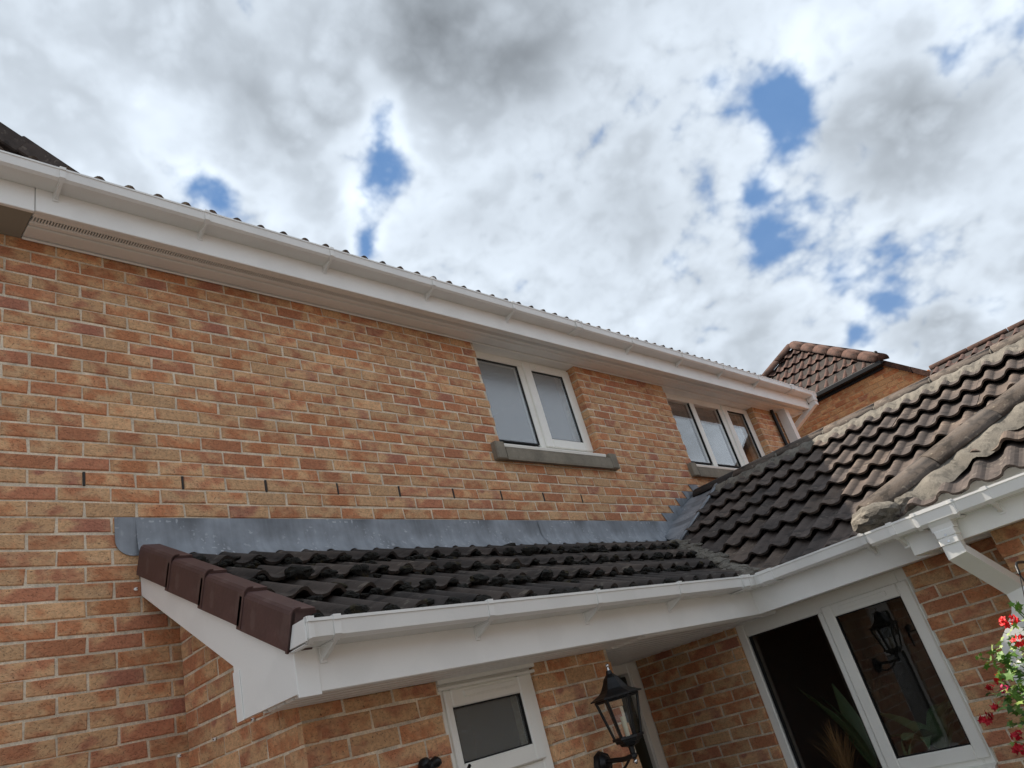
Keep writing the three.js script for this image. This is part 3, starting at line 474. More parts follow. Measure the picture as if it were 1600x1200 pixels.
// lead along the wall, dressed over the top course
{
  const cuts = [[.44, 1.725], [1.70, 3.24], [3.215, 4.86]];
  cuts.forEach(([a, b], ci) => {
    const t = [], n = Math.round((b - a) / .0125), off = ci * .0018;
    const col = (i) => { const x = a + (b - a) * i / n, w = (rollH(x - VX) - .03) * CP, wob = .004 * Math.sin(x * 9 + ci) + .009 * (fbm(x * 7, 3 + ci, 4) - .5), fr = .055 + .022 * (rollH(x - VX) < .0 ? 1 : .2) + wob; const yb = PY0 - .557 * fr + w * .9 - .007;
      return [V(x, -.002, .004 + off), V(x, -.045, .008 + off + wob * .6), V(x, -.10 + wob, .012 + off + wob), V(x, mix(-.12, PY0 + w * .8 - .004, .7), .022 + off), V(x, yb, fr + off), V(x, yb - .004, fr + off - .001)]; };
    for (let i = 0; i < n; i++) { const p = col(i), q = col(i + 1); for (let j = 0; j < 5; j++) quad(t, p[j], q[j], q[j + 1], p[j + 1]); }
    mesh('lead_flashing', smooth(flat(t)), M.lead, porch);
  });
  const pts = [[.347, 0], [.47, 0], [.47, -.185], [.43, -.185]]; for (let i = 0; i <= 8; i++) { const a = -Math.PI / 2 - i / 8 * Math.PI / 2; pts.push([.347 + .075 + .075 * Math.cos(a), -.11 + .075 * Math.sin(a)]); }
  mesh('lead_flashing', plate(pts, .002, .0045), M.lead, porch);
}
layBricks(porch, PB);

// ================================================================ side wing with the sunlit roof
const WB = [], wing = thing('side_wing', 'single storey brick wing with brown double roll tiles and mortared ridge', 'wing');
const WX = 3.84, SX = 3.48, SZ = 2.585;
brickWall(wing, WB, 'side_wall', [WX, 0, 0], -Math.PI / 2, .006, SZ, GROUND, -1.06, [[.857, 2.018, -2.10, -1.055]], 91, { deep: .24 });
brickWall(wing, WB, 'stepped_wall', [SX, 0, 0], -Math.PI / 2, SZ, 6.2, GROUND, -1.06, [], 92, { deep: .3 });
for (const [a, b, c, d] of [[7.0, 7.25, .02, 6.2], [3.8, 7.0, 5.95, 6.2], [4.1, 7.0, .02, .12]]) mesh('rear_wall', cbox(a, b, GROUND, -.95, c, d, .003), M.plainBrick, wing);
const lw = windowPart(wing, 'window', [WX + .02, 0, 0], -Math.PI / 2, [.857, 2.018, -2.10, -1.058], [{ glass: [.931, 1.424, -2.03, -1.158] }, { sash: [1.463, 2.004, -2.068, -1.127], glass: [1.530, 1.938, -1.995, -1.202], vent: [1.575, 1.872, -1.163] }], .06, M.glass, { mullions: [[1.424, 1.47]], head: .10 });
mesh('window_board', cbox(.86, 2.016, -2.185, -2.16, -.36, -.065, .004), M.upvcFrame, lw);
room(wing, 'living_room_inside', 4.085, 6.9, GROUND + .02, -.98, .14, 3.4, 'x0');
mesh('inner_reveal', mergeGeometries([cbox(3.93, 4.09, -2.12, -1.03, 2.022, 3.4, .002), cbox(3.93, 4.09, -2.12, -1.03, .14, .852, .002), cbox(3.93, 4.09, GROUND, -2.19, .14, 3.4, .002), cbox(3.93, 4.09, -1.062, -.98, .14, 3.4, .002)]), M.room, wing);
// roof planes
const wUp = V(CP, SP, 0), RX = 5.53, eaveX = 3.47, wY = (x) => -.857 + .557 * (x - 3.51), EX3 = 3.11, LIFT3 = .2;
const HN = [.753, 0, -.632, .753 * 3.186 - .632 * 2.239];          // hip line in plan
const HNm = HN.map((v) => -v);
const slope = (x0, y0, x1, y1, z0, z1, th) => { const g = plate([[x0, y0], [x1, y1], [x1, y1 - th], [x0, y0 - th]], z0, z1); return g; };
const wDeck = mergeGeometries([worldClip(slope(eaveX + .11, wY(eaveX + .11) - .06, RX, wY(RX) - .06, .01, 6.2, .02), [[1, 0, 1, VAL], HN]), slope(RX, wY(RX) - .055, 7.6, wY(RX) - .055 - .557 * (7.6 - RX), .01, 6.2, .03), worldClip(slope(EX3 + .11, wY(EX3 + .11) + LIFT3 - .06, RX, wY(RX) + LIFT3 - .06, 1.9, 6.2, .02), [HNm])].map((g) => { const q = g.index ? g.toNonIndexed() : g; for (const k of Object.keys(q.attributes)) if (!['position', 'normal', 'uv'].includes(k)) q.deleteAttribute(k); return q; }));
const wRoof = mesh('roof', wDeck, M.deck, wing);
tileRoof(wRoof, M.tile, V(eaveX, wY(eaveX), 0), V(0, 0, 1), wUp, 7, -.055, 5.2, 101, [[1, 0, 1, VAL + .03], [0, 0, 1, .30], HN.map((v, i) => i === 3 ? v + .02 : v), [-1, 0, 0, -RX + .02]]);
tileRoof(wRoof, M.tile, V(EX3, wY(EX3) + LIFT3, 0), V(0, 0, 1), wUp, 8, 2.045, 6.1, 102, [HNm.map((v, i) => i === 3 ? v + .11 : v), [-1, 0, 0, -RX + .02]]);
// ridge tiles bedded in mortar
const RY = .252;
{
  const half = (r0, l, th) => smooth(sweep([...Array.from({ length: 9 }, (_, i) => { const a = Math.PI * (.12 + .76 * i / 8); return [r0 * Math.cos(a), r0 * Math.sin(a) - r0 * .62]; }), ...Array.from({ length: 9 }, (_, i) => { const a = Math.PI * (.88 - .76 * i / 8); return [(r0 - th) * Math.cos(a), (r0 - th) * Math.sin(a) - r0 * .62]; })], 0, l));
  const g = half(.135, .445, .016), r = rng(111);
  for (let i = 0; i < 13; i++) { const o = mesh('ridge_tile', g, i < 1 ? M.deck : M.ridge, wRoof); o.position.set(RX + .02 + (r() - .5) * .006, RY + .004 + (r() - .5) * .006, .05 + i * .455); o.rotation.y = -Math.PI / 2; if (i < 12) mesh('joint_mortar', smooth(lump(RX + .02, RY - .028, .05 + (i + 1) * .455 - .005, .125, .062, .016, i + 3, 2, .25)), M.bedding, wRoof); }
  // mortar between ridge and tiles: lower edge follows the rolls
  const A = [], B = []; for (let z = .3; z < 4.6; z += .0125) { const h = rollH(z + .055), w = .02 * (fbm(z * 6, 1.5, 3) - .5); const x = RX - .185 - w - (h < 0 ? .035 : 0); A.push(V(x, wY(x) + (h - .03) * 1.0 + .010, z)); B.push(V(RX - .075, RY - .012, z)); }
  mesh('ridge_bedding', smooth(strip(A, B, V(-.45, .9, 0), 5, 5, .012)), M.bedding, wRoof);
  // hip over the step in the eaves, and the mortar that fills its right side
  const h0 = V(3.13, wY(3.13) + LIFT3 + .03, 2.172), hd = V(.632, .557 * .632, .753), hl = hd.length(); hd.normalize(); const up = V(-.25, 1, 0).addScaledVector(hd, -V(-.25, 1, 0).dot(hd)).normalize(), side = hd.clone().cross(up).normalize(); const hg = half(.11, .43, .016);
  for (let i = 0; i < 6; i++) { const o = mesh('hip_tile', hg, M.ridge, wRoof); o.applyMatrix4(new THREE.Matrix4().makeBasis(hd, up, side).setPosition(h0.clone().addScaledVector(hd, i * .435 + .03).addScaledVector(up, .028 + (i % 2) * .004))); }
  mesh('hip_end_mortar', mergeGeometries([lump(h0.x + .02, h0.y - .008, h0.z + .06, .09, .06, .115, 12, 3, .4), lump(h0.x + .07, h0.y + .006, h0.z + .17, .06, .042, .09, 15, 3, .4)]), M.bedding, wRoof);
  const C = [], D = []; for (let s = .10; s < 2.7; s += .02) { const p = h0.clone().addScaledVector(hd, s).addScaledVector(side, .055); C.push(p.clone().addScaledVector(up, .012)); const q = p.clone().addScaledVector(side, Math.min(.10, .02 + s * .25) + .05 * fbm(s * 4, 9, 3) + .02 * Math.sin(s * 21)); q.x = Math.max(q.x, EX3 + .03); q.y = wY(q.x) + LIFT3 + (rollH(q.z - 2.045) - .03) * .8 + .016; D.push(q); }
  mesh('hip_mortar', smooth(strip(C, D, V(-SP, CP, 0), 8, 5, .01)), M.bedding, wRoof);
  const E2 = [], F2 = []; for (let s = .46; s < 2.7; s += .02) { const p = h0.clone().addScaledVector(hd, s).addScaledVector(side, -.07); E2.push(p.clone().addScaledVector(up, -.01)); const q = p.clone().addScaledVector(side, -.05 - .03 * fbm(s * 5, 4, 3)); q.y = wY(q.x) + (rollH(q.z + .055) - .03) * .8 + .012; F2.push(q); }
  mesh('hip_mortar', smooth(strip(E2, F2, V(-SP, CP, 0), 9, 4, .008)), M.bedding, wRoof);
}
{ const a = V(3.125, wY(EX3) + LIFT3 + .0, 2.16), b = V(3.50, wY(3.50) + LIFT3 - .01, 2.60), c = V(3.50, wY(3.50) - .01, 2.13); const dn = V(0, -.03, 0); mesh('return_slope', flat([a, b, c, a.clone().add(dn), c.clone().add(dn), b.clone().add(dn)]), M.deck, wRoof); }
// valley pointed up with rough mortar
{
  const r = rng(121), g = []; for (let s = 0; s < 1; s += .028) { const x = mix(3.53, 4.55, s), z = VAL - x, y = wY(x) - .012; for (let j = 0; j < 3; j++) { const k = .026 + r() * .026; g.push(lump(x + (r() - .5) * .07, y + (r() - .5) * .02, z + (r() - .5) * .07, k * (1 + r()), k * .7, k * (1 + r()), r() * 60, 2, .7)); } }
  mesh('valley_mortar', mergeGeometries(g), M.bedding, wRoof).userData.kind = 'stuff';
}
// stepped lead up the wall and over the edge of the tiles
{
  const top = [[4.80, -.004]]; const steps = [[4.872, .074], [5.03, .149], [5.19, .224], [5.35, .299], [5.508, .374]];
  let py = -.004; for (const [x, y] of steps) { top.push([x + .052, py], [x, y]); py = y; } top.push([5.66, .376], [5.70, .34]);
  const low = []; for (let x = 5.70; x >= 4.70; x -= .1) low.push([x, wY(x) - .01]); const poly = [...top, ...low];
  mesh('step_flashing', plate(poly, .003, .0065), M.lead, wing);
  const t = [], nx = 60, nz = 8; const pt = (i, j) => { const x = mix(4.46, 5.48, i / nx), z = mix(.006, .325, j / nz); if (x + z < VAL - .01) return V(VAL - z, wY(VAL - z) + .004, z); const f = ((x - 3.47) / .2927) % 1; const nose = .030 * (1 - f); return V(x, wY(x) - .014 + nose * .7 + .012 * sstep(.15, 0, z) + (j === nz ? -.012 : 0) + .004 * fbm(x * 14, z * 14, 3), z); };
  for (let i = 0; i < nx; i++) for (let j = 0; j < nz; j++) quad(t, pt(i, j), pt(i, j + 1), pt(i + 1, j + 1), pt(i + 1, j));
  mesh('soaker', smooth(flat(t)), M.lead, wing);
  mesh('soaker_edge', smooth(sweep([[.300, .0], [.305, .016], [.330, .016], [.338, .002], [.330, .008], [.306, .008]], 0, 1.16)).applyMatrix4(new THREE.Matrix4().makeBasis(wUp, V(-SP, CP, 0), V(0, 0, 1)).setPosition(V(4.47, wY(4.47) + .012, 0))), M.lead, wing);
}
// eaves boards, gutters and pipe
{
  mesh('fascia', cbox(3.56, 3.578, -1.072, -.845, PF - .0185, 2.6, .003), M.upvc, wing);
  mesh('fascia', cbox(3.20, 3.218, -1.076, -.85, 2.30, 6.2, .003), M.upvc, wing);
  mesh('return_board', cbox(3.219, 3.56, -1.076, -.85, 2.30, 2.318, .003), M.upvc, wing);
  for (const [a, b] of [[3.58, 3.66], [3.664, 3.744], [3.748, 3.835]]) mesh('soffit_board', cbox(a, b, -1.062, -1.05, .012, 2.58, .003), M.upvc, wing);
  for (const [a, b] of [[3.22, 3.30], [3.304, 3.384], [3.388, 3.475]]) mesh('soffit_board', cbox(a, b, -1.063, -1.051, 2.32, 6.2, .003), M.upvc, wing);
  const g2 = gutter(wing, [3.56, -.86, 0], -Math.PI / 2, 1.217, 2.30, [2.02], [1.40]);
  const w2 = new THREE.Matrix4().makeRotationY(-Math.PI / 2).setPosition(3.56, -.86, 0), i2 = w2.clone().invert(); g2.geometry = worldClip(g2.geometry.clone().applyMatrix4(w2), [[1, 0, 1, 4.777]]).applyMatrix4(i2);
  const g3 = gutter(wing, [3.20, -.905, 0], -Math.PI / 2, 2.165, 6.2, [2.29, 2.74, 3.5, 4.3, 5.1], [], 'gutter stepped out past the hip with outlet');
  mesh('outlet', mergeGeometries([sweep(clipPoly(.074, .116), 2.40, 2.60), sweep(clipPoly(.078, .12), 2.405, 2.42), sweep(clipPoly(.078, .12), 2.58, 2.595), sweep([[.005, -.07], [.11, -.07], [.10, -.085], [.095, -.11], [.02, -.11], [.01, -.085]], 2.45, 2.55), cbox(2.455, 2.545, -.145, -.108, .013, .103, .004)]), M.upvcGutter, g3);
  const px = 3.142, pz = 2.50;
  const dp = mesh('downpipe', squarePipe([V(px, -1.01, pz), V(px, -1.125, pz), V(3.425, -1.33, pz + .085), V(3.43, -1.40, pz + .088), V(3.43, -1.46, pz + .06), V(3.43, -1.56, pz - .04), V(3.43, -1.62, pz - .06), V(3.43, GROUND, pz - .06)], .078), M.upvcGutter, wing);
  for (const b of [[px - .043, px + .043, -1.085, -1.05, pz - .043, pz + .043], [3.388, 3.472, -1.68, -1.64, pz - .102, pz - .018]]) mesh('pipe_clip', cbox(...b, .003), M.upvcGutter, dp);
  for (const y of [-1.06, -1.09]) mesh('screw', new THREE.CylinderGeometry(.006, .006, .006, 10).rotateZ(Math.PI / 2).translate(px - .042, y + .02, pz), M.chrome, dp);
}
layBricks(wing, WB);

// ================================================================ neighbours
{
  const NB = [], NX = 10.3, NC = .94, NY = 2.06, nb = thing('neighbour_house', 'neighbouring orange brick house with steep hipped tile roof and black gutter', 'house');
  const wall = brickWall(nb, NB, 'side_wall', [NX, 0, 0], -Math.PI / 2, -2.0, 3.0, -.8, NY, [], 131, { deep: .3 });
  wall.geometry = (() => { const s = new THREE.Shape([[-2.0, GROUND], [3.0, GROUND], [3.0, NY - .96 * (3.0 - NC)], [NC, NY], [-2.0, NY]].map((p) => new THREE.Vector2(...p))); const g = new THREE.ExtrudeGeometry(s, { depth: .29, bevelEnabled: false }); g.translate(0, 0, -.295); return g; })();
  wall.material = M.mortarTan; layBricks(nb, NB.filter((b) => b.y + BH < NY + .02 - .96 * Math.max(0, b.x - NC)), M.brickOrange);
  const k = .96, A = Math.atan(k), up = V(Math.cos(A), Math.sin(A), 0), T = 1.467, ap = V(NX + T, NY + k * T, NC - T), Z2 = NC - 2 * T;
  const t = []; const c0 = V(NX - .1, NY - .06, NC + .1), c1 = V(NX - .1, NY - .06, Z2 - .1), c2 = V(NX + 2 * T + .1, NY - .06, NC + .1), c3 = V(NX + 2 * T + .1, NY - .06, Z2 - .1); for (const [a, b] of [[c0, c1], [c1, c3], [c3, c2], [c2, c0]]) t.push(a.clone(), b.clone(), ap.clone().add(V(0, -.015, 0)));
  const rf = mesh('roof', flat(t), M.deck, nb);
  tileRoof(rf, [M.tileRed], V(NX - .06, NY - .02, 0), V(0, 0, 1), up, 7, Z2 - .2, NC + .1, 141, [[-1, 0, -1, -(NX + NC)], [-1, 0, 1, -(NX - Z2)]]);
  for (const [a, n] of [[V(NX - .06, NY - .02, NC + .06), 0], [V(NX - .06, NY - .02, Z2 - .06), 1]]) {
    const d = ap.clone().sub(a), l = d.length(); d.normalize(); const u = V(0, 1, 0).addScaledVector(d, -d.y).normalize(), s = d.clone().cross(u).normalize();
    const hg = smooth(sweep(Array.from({ length: 9 }, (_, i) => { const q = Math.PI * i / 8; return [.12 * Math.cos(q), .10 * Math.sin(q)]; }), 0, .44)); for (let i = 0; i * .42 < l - .36; i++) { const o = mesh('hip_tile', hg, M.ridgeRed, rf); o.applyMatrix4(new THREE.Matrix4().makeBasis(d, u, s).setPosition(a.clone().addScaledVector(d, i * .42))); }
  }
  mesh('finial', new THREE.SphereGeometry(.03, 8, 6).translate(NX, NY + .14, NC + .02), M.black, rf);
  const gb = mesh('gutter', mergeGeometries([cbox(NX - .14, NX - .03, NY - .09, NY - .02, Z2 - .1, NC + .05, .01), cbox(NX - .03, NX - .005, NY - .13, NY - .02, Z2 - .1, NC + .02, .004)]), M.black, nb);
  const vg = mesh('verge', slope(0, 0, 0, 0, 0, 0, 0), M.ridgeRed, nb);
  vg.geometry = (() => { const g = []; for (let i = 0; i < 7; i++) { const z0 = NC + .04 + i * .30, z1 = z0 + .29; const p = plate([[z0, NY - k * (z0 - NC) + .05], [z1, NY - k * (z1 - NC) + .05], [z1, NY - k * (z1 - NC) - .05], [z0, NY - k * (z0 - NC) - .05]], 0, .25); p.rotateY(-Math.PI / 2); p.translate(NX + .2, 0, 0); g.push(p); } return mergeGeometries(g); })();
  const fr = plate([[NC, NY - .03], [3.2, NY - .96 * (3.2 - NC) - .03], [3.2, NY - .96 * (3.2 - NC) - .09], [NC, NY - .09]], 0, 2.6); fr.rotateY(-Math.PI / 2); fr.translate(NX + 2.8, 0, 0); mesh('front_slope', fr, M.ridgeRed, nb);
}
{
  const gx = 9.0, gy = 1.345, z0 = 1.72, z1 = 8, gr = thing('garage', 'reddish brown tiled garage roof ridge rising behind the wing ridge', 'garage');
  mesh('wall', cbox(gx - 1.1, gx + 1.6, GROUND, .60, z0 + .1, z1 - .1, .005), M.plainBrick, gr);
  mesh('gable', plate([[gx - 1.1, .6], [gx + 1.6, .6], [gx, gy - .08]], z0 + .1, z0 + .3), M.plainBrick, gr);
  const rf = mesh('roof', mergeGeometries([slope(gx, gy - .06, gx - 1.25, gy - .06 - .557 * 1.25, z0, z1, .03), slope(gx, gy - .06, gx + 1.75, gy - .06 - .557 * 1.75, z0, z1, .03)]), M.deck, gr);
  tileRoof(rf, [M.tileRed], V(gx - 1.25, gy - .03 - .557 * 1.25, 0), V(0, 0, 1), wUp, 4, z0, z1 - 1, 151, [[-1, 0, 0, -gx + .02]]);
  const rg = smooth(sweep(Array.from({ length: 7 }, (_, i) => { const q = Math.PI * i / 6; return [.05 * Math.cos(q), .06 * Math.sin(q)]; }), 0, .44)); for (let i = 0; i < 13; i++) { const o = mesh('ridge_tile', rg, M.ridgeRed, rf); o.position.set(gx, gy - .075, z0 + i * .45); o.rotation.y = -Math.PI / 2; }
}

{
  const z0 = 15, h = thing('house_opposite', 'brick house across the road facing the porch', 'house', null, [2, GROUND, z0]);
  mesh('wall', cbox(-11, 12, 0, 5.2, 0, 8, .01), std({ color: 0x7c6c62, roughness: .95 }), h);
  mesh('roof', sweep([[-.4, 5.1], [4, 7.7], [8.4, 5.1]], -11.4, 12.4), M.tileRed, h);
  for (const x of [-9, -5.5, -2, 2, 5.5, 9]) for (const y of [.9, 3.4]) { const w = mesh('window', mergeGeometries([cbox(x - .75, x - .69, y, y + 1.2, -.03, .02, .004), cbox(x + .69, x + .75, y, y + 1.2, -.03, .02, .004), cbox(x - .69, x + .69, y, y + .07, -.03, .02, .004), cbox(x - .69, x + .69, y + 1.13, y + 1.2, -.03, .02, .004), cbox(x - .03, x + .03, y + .07, y + 1.13, -.03, .02, .004)]), M.upvcFrame, h); const p = new THREE.PlaneGeometry(1.38, 1.06); p.rotateY(Math.PI); p.translate(x, y + .6, -.012); mesh('pane', p, M.frostedDark, w); }
}

// ================================================================ coach lantern on the pier
{
  const C = V(2.11, 0, 1.125), lan = thing('coach_lantern', 'black six sided coach lantern on the brick pier beside the door', 'wall lantern', null, [C.x, -1.53, C.z]);
  const oy = 1.53; const lathe = (pts) => { const g = new THREE.LatheGeometry(pts.map(([r, y]) => new THREE.Vector2(r, y + oy)), 6).toNonIndexed(); g.rotateY(Math.PI / 6 + .2); g.computeVertexNormals(); return g; };
  mesh('roof', lathe([[.0, -1.185], [.012, -1.19], [.016, -1.205], [.034, -1.222], [.046, -1.245], [.062, -1.27], [.078, -1.283], [.108, -1.297], [.124, -1.303], [.124, -1.308], [.09, -1.309], [.0, -1.309]]), M.iron, lan);
  mesh('finial', mergeGeometries([new THREE.SphereGeometry(.010, 12, 10).translate(0, -1.168 + oy, 0), new THREE.CylinderGeometry(.006, .009, .02, 10).translate(0, -1.182 + oy, 0)].map((g) => g.toNonIndexed())), M.chrome, lan);
  const rt = .100, rb = .062, yt = -1.309 + oy, yb = -1.482 + oy; const bars = []; for (let i = 0; i < 6; i++) { const a = i * Math.PI / 3 + .2 + Math.PI / 6, p = V(rt * Math.sin(a), yt, rt * Math.cos(a)), q = V(rb * Math.sin(a), yb, rb * Math.cos(a)); const g = new THREE.CylinderGeometry(.0075, .0065, p.distanceTo(q), 5); g.applyQuaternion(new THREE.Quaternion().setFromUnitVectors(V(0, 1, 0), p.clone().sub(q).normalize())); g.translate((p.x + q.x) / 2, (p.y + q.y) / 2, (p.z + q.z) / 2); bars.push(g);
    const b = a + Math.PI / 3, p2 = V(rt * Math.sin(b), yt, rt * Math.cos(b)), q2 = V(rb * Math.sin(b), yb, rb * Math.cos(b)); const pg = flat([p.clone(), q.clone(), q2.clone(), p.clone(), q2.clone(), p2.clone()]); mesh('pane', pg, M.lanternGlass ??= phys({ color: 0xf6f8f8, transmission: 1, thickness: 0, roughness: .02, ior: 1.5 }), lan); }
  bars.push(lathe([[rt + .004, yt - oy], [rt + .006, yt - oy - .006], [rt, yt - oy - .012]]), lathe([[rb + .012, yb - oy + .004], [rb + .012, yb - oy - .006], [rb + .002, yb - oy - .008], [rb - .002, yb - oy - .02], [rb - .014, yb - oy - .022], [rb - .02, yb - oy - .034], [.014, yb - oy - .042], [.012, yb - oy - .07], [.017, yb - oy - .074], [.017, yb - oy - .085], [.006, yb - oy - .095]]));
  mesh('frame', mergeGeometries(bars.map((g) => g.index ? g.toNonIndexed() : g)), M.iron, lan);
  mesh('candle_tube', new THREE.CylinderGeometry(.011, .011, .085, 12).translate(0, yb + .045, 0), std({ color: 0xe8dfc4, roughness: .6 }), lan);
  mesh('lower_finial', new THREE.SphereGeometry(.011, 12, 10).translate(0, yb - .105, 0), M.chrome, lan);
  const arm = new THREE.TubeGeometry(new THREE.CatmullRomCurve3([V(0, yb - .078, 0), V(0, yb - .085, -.05), V(0, yb - .082, -.1), V(-.01, yb - .075, -.165)]), 16, .011, 10), scroll = new THREE.TubeGeometry(new THREE.CatmullRomCurve3([V(0, yb - .09, -.03), V(-.004, yb - .12, -.07), V(-.008, yb - .135, -.12), V(-.01, yb - .12, -.17)]), 16, .006, 8);
  mesh('arm', mergeGeometries([arm.toNonIndexed(), scroll.toNonIndexed()]), M.iron, lan);
  const plateG = new THREE.CylinderGeometry(.052, .06, .022, 8); plateG.rotateX(Math.PI / 2); plateG.translate(-.01, yb - .085, -.178); const boss = new THREE.CylinderGeometry(.022, .04, .022, 8); boss.rotateX(Math.PI / 2); boss.translate(-.01, yb - .08, -.158); mesh('back_plate', mergeGeometries([plateG.toNonIndexed(), boss.toNonIndexed()]), M.iron, lan);
}
// black scrolled hook on the porch wall
{
  const h = thing('wall_hook', 'black iron basket hook with scrolled top on the porch wall', 'hook', null, [1.106, -1.525, PZ]);
  mesh('back_bar', cbox(-.014, .014, 0, .16, 0, .012, .004), M.iron, h);
  mesh('scroll', mergeGeometries([lump(-.02, .165, .02, .026, .022, .02, 2, 2, .3), lump(.028, .16, .022, .028, .02, .02, 5, 2, .3), lump(.004, .15, .018, .02, .02, .016, 8, 2, .3)]), M.iron, h);
  mesh('arm', new THREE.TubeGeometry(new THREE.CatmullRomCurve3([V(0, .12, .01), V(0, .125, .12), V(0, .10, .22), V(0, .12, .25)]), 20, .006, 8), M.iron, h);
}
// cable clips left on the brickwork
for (const [u, v, onZ, where] of [[280, 1181, 0, 'white cable clip low on the house wall beside the porch corner'], [212, 921, 0, 'white cable clip on the house wall under the lead'], [337, 1155, 1, 'white cable clip on the porch side wall'], [397, 1124, 1, 'white cable clip on the porch side wall just under the boxed end']]) {
  const d = lookRay(u, v), t = onZ ? (PX0 - EYE.x) / d.x : (0 - EYE.z) / d.z, p = EYE.clone().addScaledVector(d, t), c = thing('cable_clip', where, 'cable clip', null, p.toArray(), onZ ? -Math.PI / 2 : 0);
  mesh('clip', mergeGeometries([cbox(-.006, .006, -.007, .007, 0, .009, .002), cbox(-.009, -.004, -.004, .004, 0, .006, .001)]), M.upvc, c); mesh('nail', new THREE.CylinderGeometry(.0022, .0022, .014, 8).rotateX(Math.PI / 2).translate(.002, 0, .006), M.iron, c);
}

// ================================================================ plants behind the window and the hanging basket
function blade(w, l, bend, seg = 6) { const g = new THREE.PlaneGeometry(w, l, 2, seg); const P = g.attributes.position; for (let i = 0; i < P.count; i++) { const x = P.getX(i), y = P.getY(i) + l / 2, t = Math.max(0, y / l), k = Math.sin(Math.PI * Math.pow(t, .7)) * .9 + .06; const a = bend * t; P.setXYZ(i, x * k, y * Math.cos(a * .8), Math.sin(a) * y * .6 - Math.abs(x) * .35 * k); } g.computeVertexNormals(); return g.toNonIndexed(); }
M.leafDark = phys({ color: 0x4a6040, roughness: .5, side: THREE.DoubleSide }); M.pot = std({ color: 0xb8b2a4, roughness: .5 }); M.grassHead = std({ color: 0x8a6a44, roughness: .9 });
{
  const r = rng(161), pl = thing('potted_lily', 'broad leaved green pot plant on the sill behind the open sash', 'pot plant', null, [4.06, -2.159, 1.72]);
  mesh('pot', new THREE.CylinderGeometry(.075, .055, .12, 20).translate(0, .06, 0), M.pot, pl);
  for (let i = 0; i < 15; i++) { const g = blade(.095 + r() * .04, .32 + r() * .30, .7 + r() * .9); g.rotateX(.15 + r() * .55); g.rotateY(r() * 6.28); g.translate(0, .11, 0); const P = g.attributes.position; for (let k = 0; k < P.count; k++) P.setX(k, Math.max(-.11, P.getX(k))); mesh('leaf', g, M.leafDark, pl); }
  const p2 = thing('potted_grass', 'dried brown feathery grass and leaves in a pot behind the fixed pane', 'pot plant', null, [4.06, -2.159, 1.17]);
  mesh('pot', new THREE.CylinderGeometry(.07, .05, .1, 20).translate(0, .05, 0), M.pot, p2);
  const g = []; for (let i = 0; i < 140; i++) { const b = blade(.006, .16 + r() * .2, .5, 3); b.rotateX((r() - .3) * .8); b.rotateY(r() * 6.28); b.translate((r() - .5) * .05, .09, -.05 + (r() - .5) * .05); const P = b.attributes.position; for (let k = 0; k < P.count; k++) P.setX(k, Math.max(-.11, P.getX(k))); g.push(b); } mesh('dried_heads', mergeGeometries(g), M.grassHead, p2).userData.kind = 'stuff';
  for (let i = 0; i < 5; i++) { const b = blade(.085 + r() * .04, .46 + r() * .25, .25 + r() * .4); b.rotateX(.08 + r() * .2); b.rotateY(r() * 6.28); b.translate(.02, .09, .12); const P = b.attributes.position; for (let k = 0; k < P.count; k++) P.setX(k, Math.max(-.11, P.getX(k))); mesh('leaf', b, M.leafDark, p2); }
}
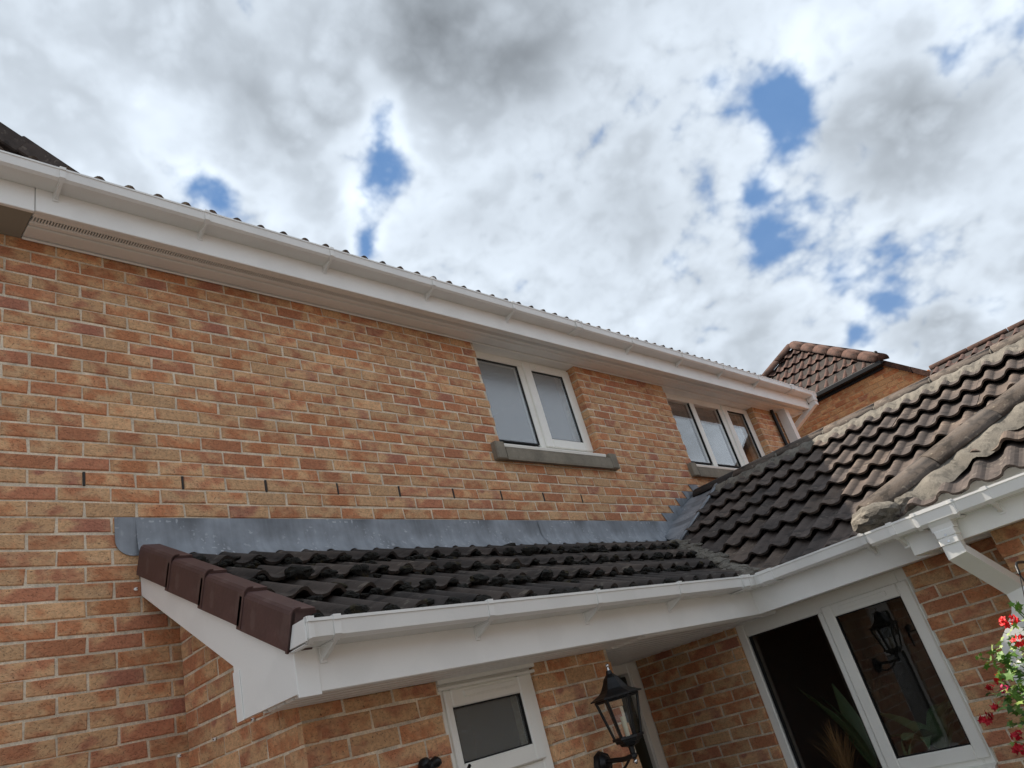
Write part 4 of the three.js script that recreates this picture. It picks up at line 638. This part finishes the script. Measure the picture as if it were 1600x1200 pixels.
{
  const r = rng(171), B = V(2.80, -1.80, 2.76), hb = thing('hanging_basket', 'hanging basket of red geraniums, fuchsias and white petunias in sun', 'hanging basket', null, B.toArray());
  const leafM = [0x3f6824, 0x5c8430, 0x8aa24c].map((c) => phys({ color: c, roughness: .55, transmission: .25, thickness: 0, side: THREE.DoubleSide }));
  mesh('basket', new THREE.SphereGeometry(.15, 20, 10, 0, 6.29, Math.PI / 2, Math.PI / 2), std({ color: 0x3a2a1c, roughness: 1 }), hb);
  const leaf = (s) => { const g = new THREE.CircleGeometry(s, 15); const P = g.attributes.position; for (let i = 0; i < P.count; i++) { const a = Math.atan2(P.getY(i), P.getX(i)), k = .72 + .3 * Math.cos(5 * a), x = P.getX(i) * k, y = P.getY(i) * k; P.setXY(i, x, y); P.setZ(i, -(x * x + y * y) * 5 * (1 / (s * 30)) + .15 * Math.abs(x)); } g.computeVertexNormals(); return g.toNonIndexed(); };
  const inBall = () => { const a = r() * 6.283, c = r() * 2 - .75, s = Math.sqrt(Math.max(0, 1 - c * c)), k = .17 + r() * .11; return V(Math.cos(a) * s * k * 1.15, c * k * 1.25 + .02, Math.sin(a) * s * k * 1.15); };
  leafM.forEach((m, q) => { const g = []; for (let i = 0; i < 420; i++) { const p = inBall(), l = leaf(.010 + r() * .014); l.rotateX(-1.2 + (r() - .5) * 1.6); l.rotateY(r() * 6.28); l.rotateZ((r() - .5) * 1.2); l.translate(p.x, p.y, p.z); g.push(l); } mesh('foliage', mergeGeometries(g), m, hb).userData.kind = 'stuff'; });
  const petals = (n, s, open) => { const g = []; for (let i = 0; i < n; i++) { const b = blade(s, s * 1.4, .6, 3); b.rotateX(open + (r() - .5) * .4); b.rotateY(i / n * 6.283 + r() * .4); g.push(b); } return mergeGeometries(g); };
  const head = (n, R, s) => { const g = []; for (let i = 0; i < n; i++) { const f = petals(5, s, 1.0); const a = r() * 6.28, c = r() * 2 - 1, q = Math.sqrt(1 - c * c); f.rotateX(r() * 6); f.rotateZ(r() * 6); f.translate(Math.cos(a) * q * R, c * R * .7, Math.sin(a) * q * R); g.push(f); } return mergeGeometries(g); };
  const red = phys({ color: 0xd01018, roughness: .6, side: THREE.DoubleSide }), mag = phys({ color: 0xa8104c, roughness: .6, side: THREE.DoubleSide }), wht = phys({ color: 0xf2f0ea, roughness: .6, side: THREE.DoubleSide }), crimson = phys({ color: 0xb40c24, roughness: .6, side: THREE.DoubleSide });
  // heads that show in the photograph, placed by direction at the basket's own distance
  const spots = [[1577, 970, red, 16, .028], [1592, 1000, red, 10, .022], [1594, 1038, wht, 5, .014], [1572, 1075, mag, 8, .016], [1541, 1122, crimson, 16, .022], [1556, 1105, crimson, 8, .014], [1597, 1170, crimson, 16, .026], [1590, 1150, crimson, 8, .018], [1548, 1075, crimson, 5, .010]];
  const proto = {}; for (const [u, v, m, n, R] of spots) { const d = lookRay(u, v), t = 3.77 / Math.hypot(1, 0) * 1, q = EYE.clone().addScaledVector(d, ((2.66 - EYE.x) / d.x)).sub(B); const o = mesh('flower_head', head(n, R, .011), m, hb); o.position.copy(q); }
  for (let i = 0; i < 14; i++) { const p = inBall().multiplyScalar(1.02), m = [red, mag, crimson, red][i % 4]; if (p.x < -.1) continue; const o = mesh('flower_head', head(9, .02, .011), m, hb); o.position.copy(p); }
  for (const [u, v, s] of [[1562, 1045, .02], [1556, 1030, .02], [1530, 1028, .018], [1565, 1060, .02], [1585, 945, .026], [1590, 955, .024], [1580, 1010, .02], [1575, 1055, .022], [1585, 1085, .022], [1590, 1100, .022], [1575, 1095, .02]]) { const d = lookRay(u, v), q = EYE.clone().addScaledVector(d, (2.66 - EYE.x) / d.x).sub(B); const g = []; for (let i = 0; i < 5; i++) { const l = leaf(s * (.4 + r() * .4)); l.rotateX((r() - .5) * 1.6); l.rotateY((r() - .5) * 2.5); l.translate((r() - .5) * .03, (r() - .5) * .03, (r() - .5) * .03); g.push(l); } const o = mesh('leaf_spray', mergeGeometries(g), leafM[1], hb); o.position.copy(q); const st = new THREE.TubeGeometry(new THREE.CatmullRomCurve3([q.clone(), q.clone().multiplyScalar(.75).add(V(.02, .02, 0)), q.clone().multiplyScalar(.45)]), 8, .002, 5); mesh('stem', st, leafM[0], hb); }
  const ch = []; for (const a of [0, 2.1, 4.2]) ch.push(new THREE.TubeGeometry(new THREE.LineCurve3(V(Math.cos(a) * .15, 0, Math.sin(a) * .15), V(0, .5, 0)), 2, .002, 5)); mesh('chains', mergeGeometries(ch), M.iron, hb);
  mesh('bracket', mergeGeometries([new THREE.TubeGeometry(new THREE.CatmullRomCurve3([V(0, .5, 0), V(.02, .535, .0), V(.3, .54, 0), V(.675, .54, 0)]), 20, .006, 6).toNonIndexed(), cbox(.665, .678, .3, .6, -.015, .015, .003)]), M.iron, hb);
}
renderer.render(scene, camera);
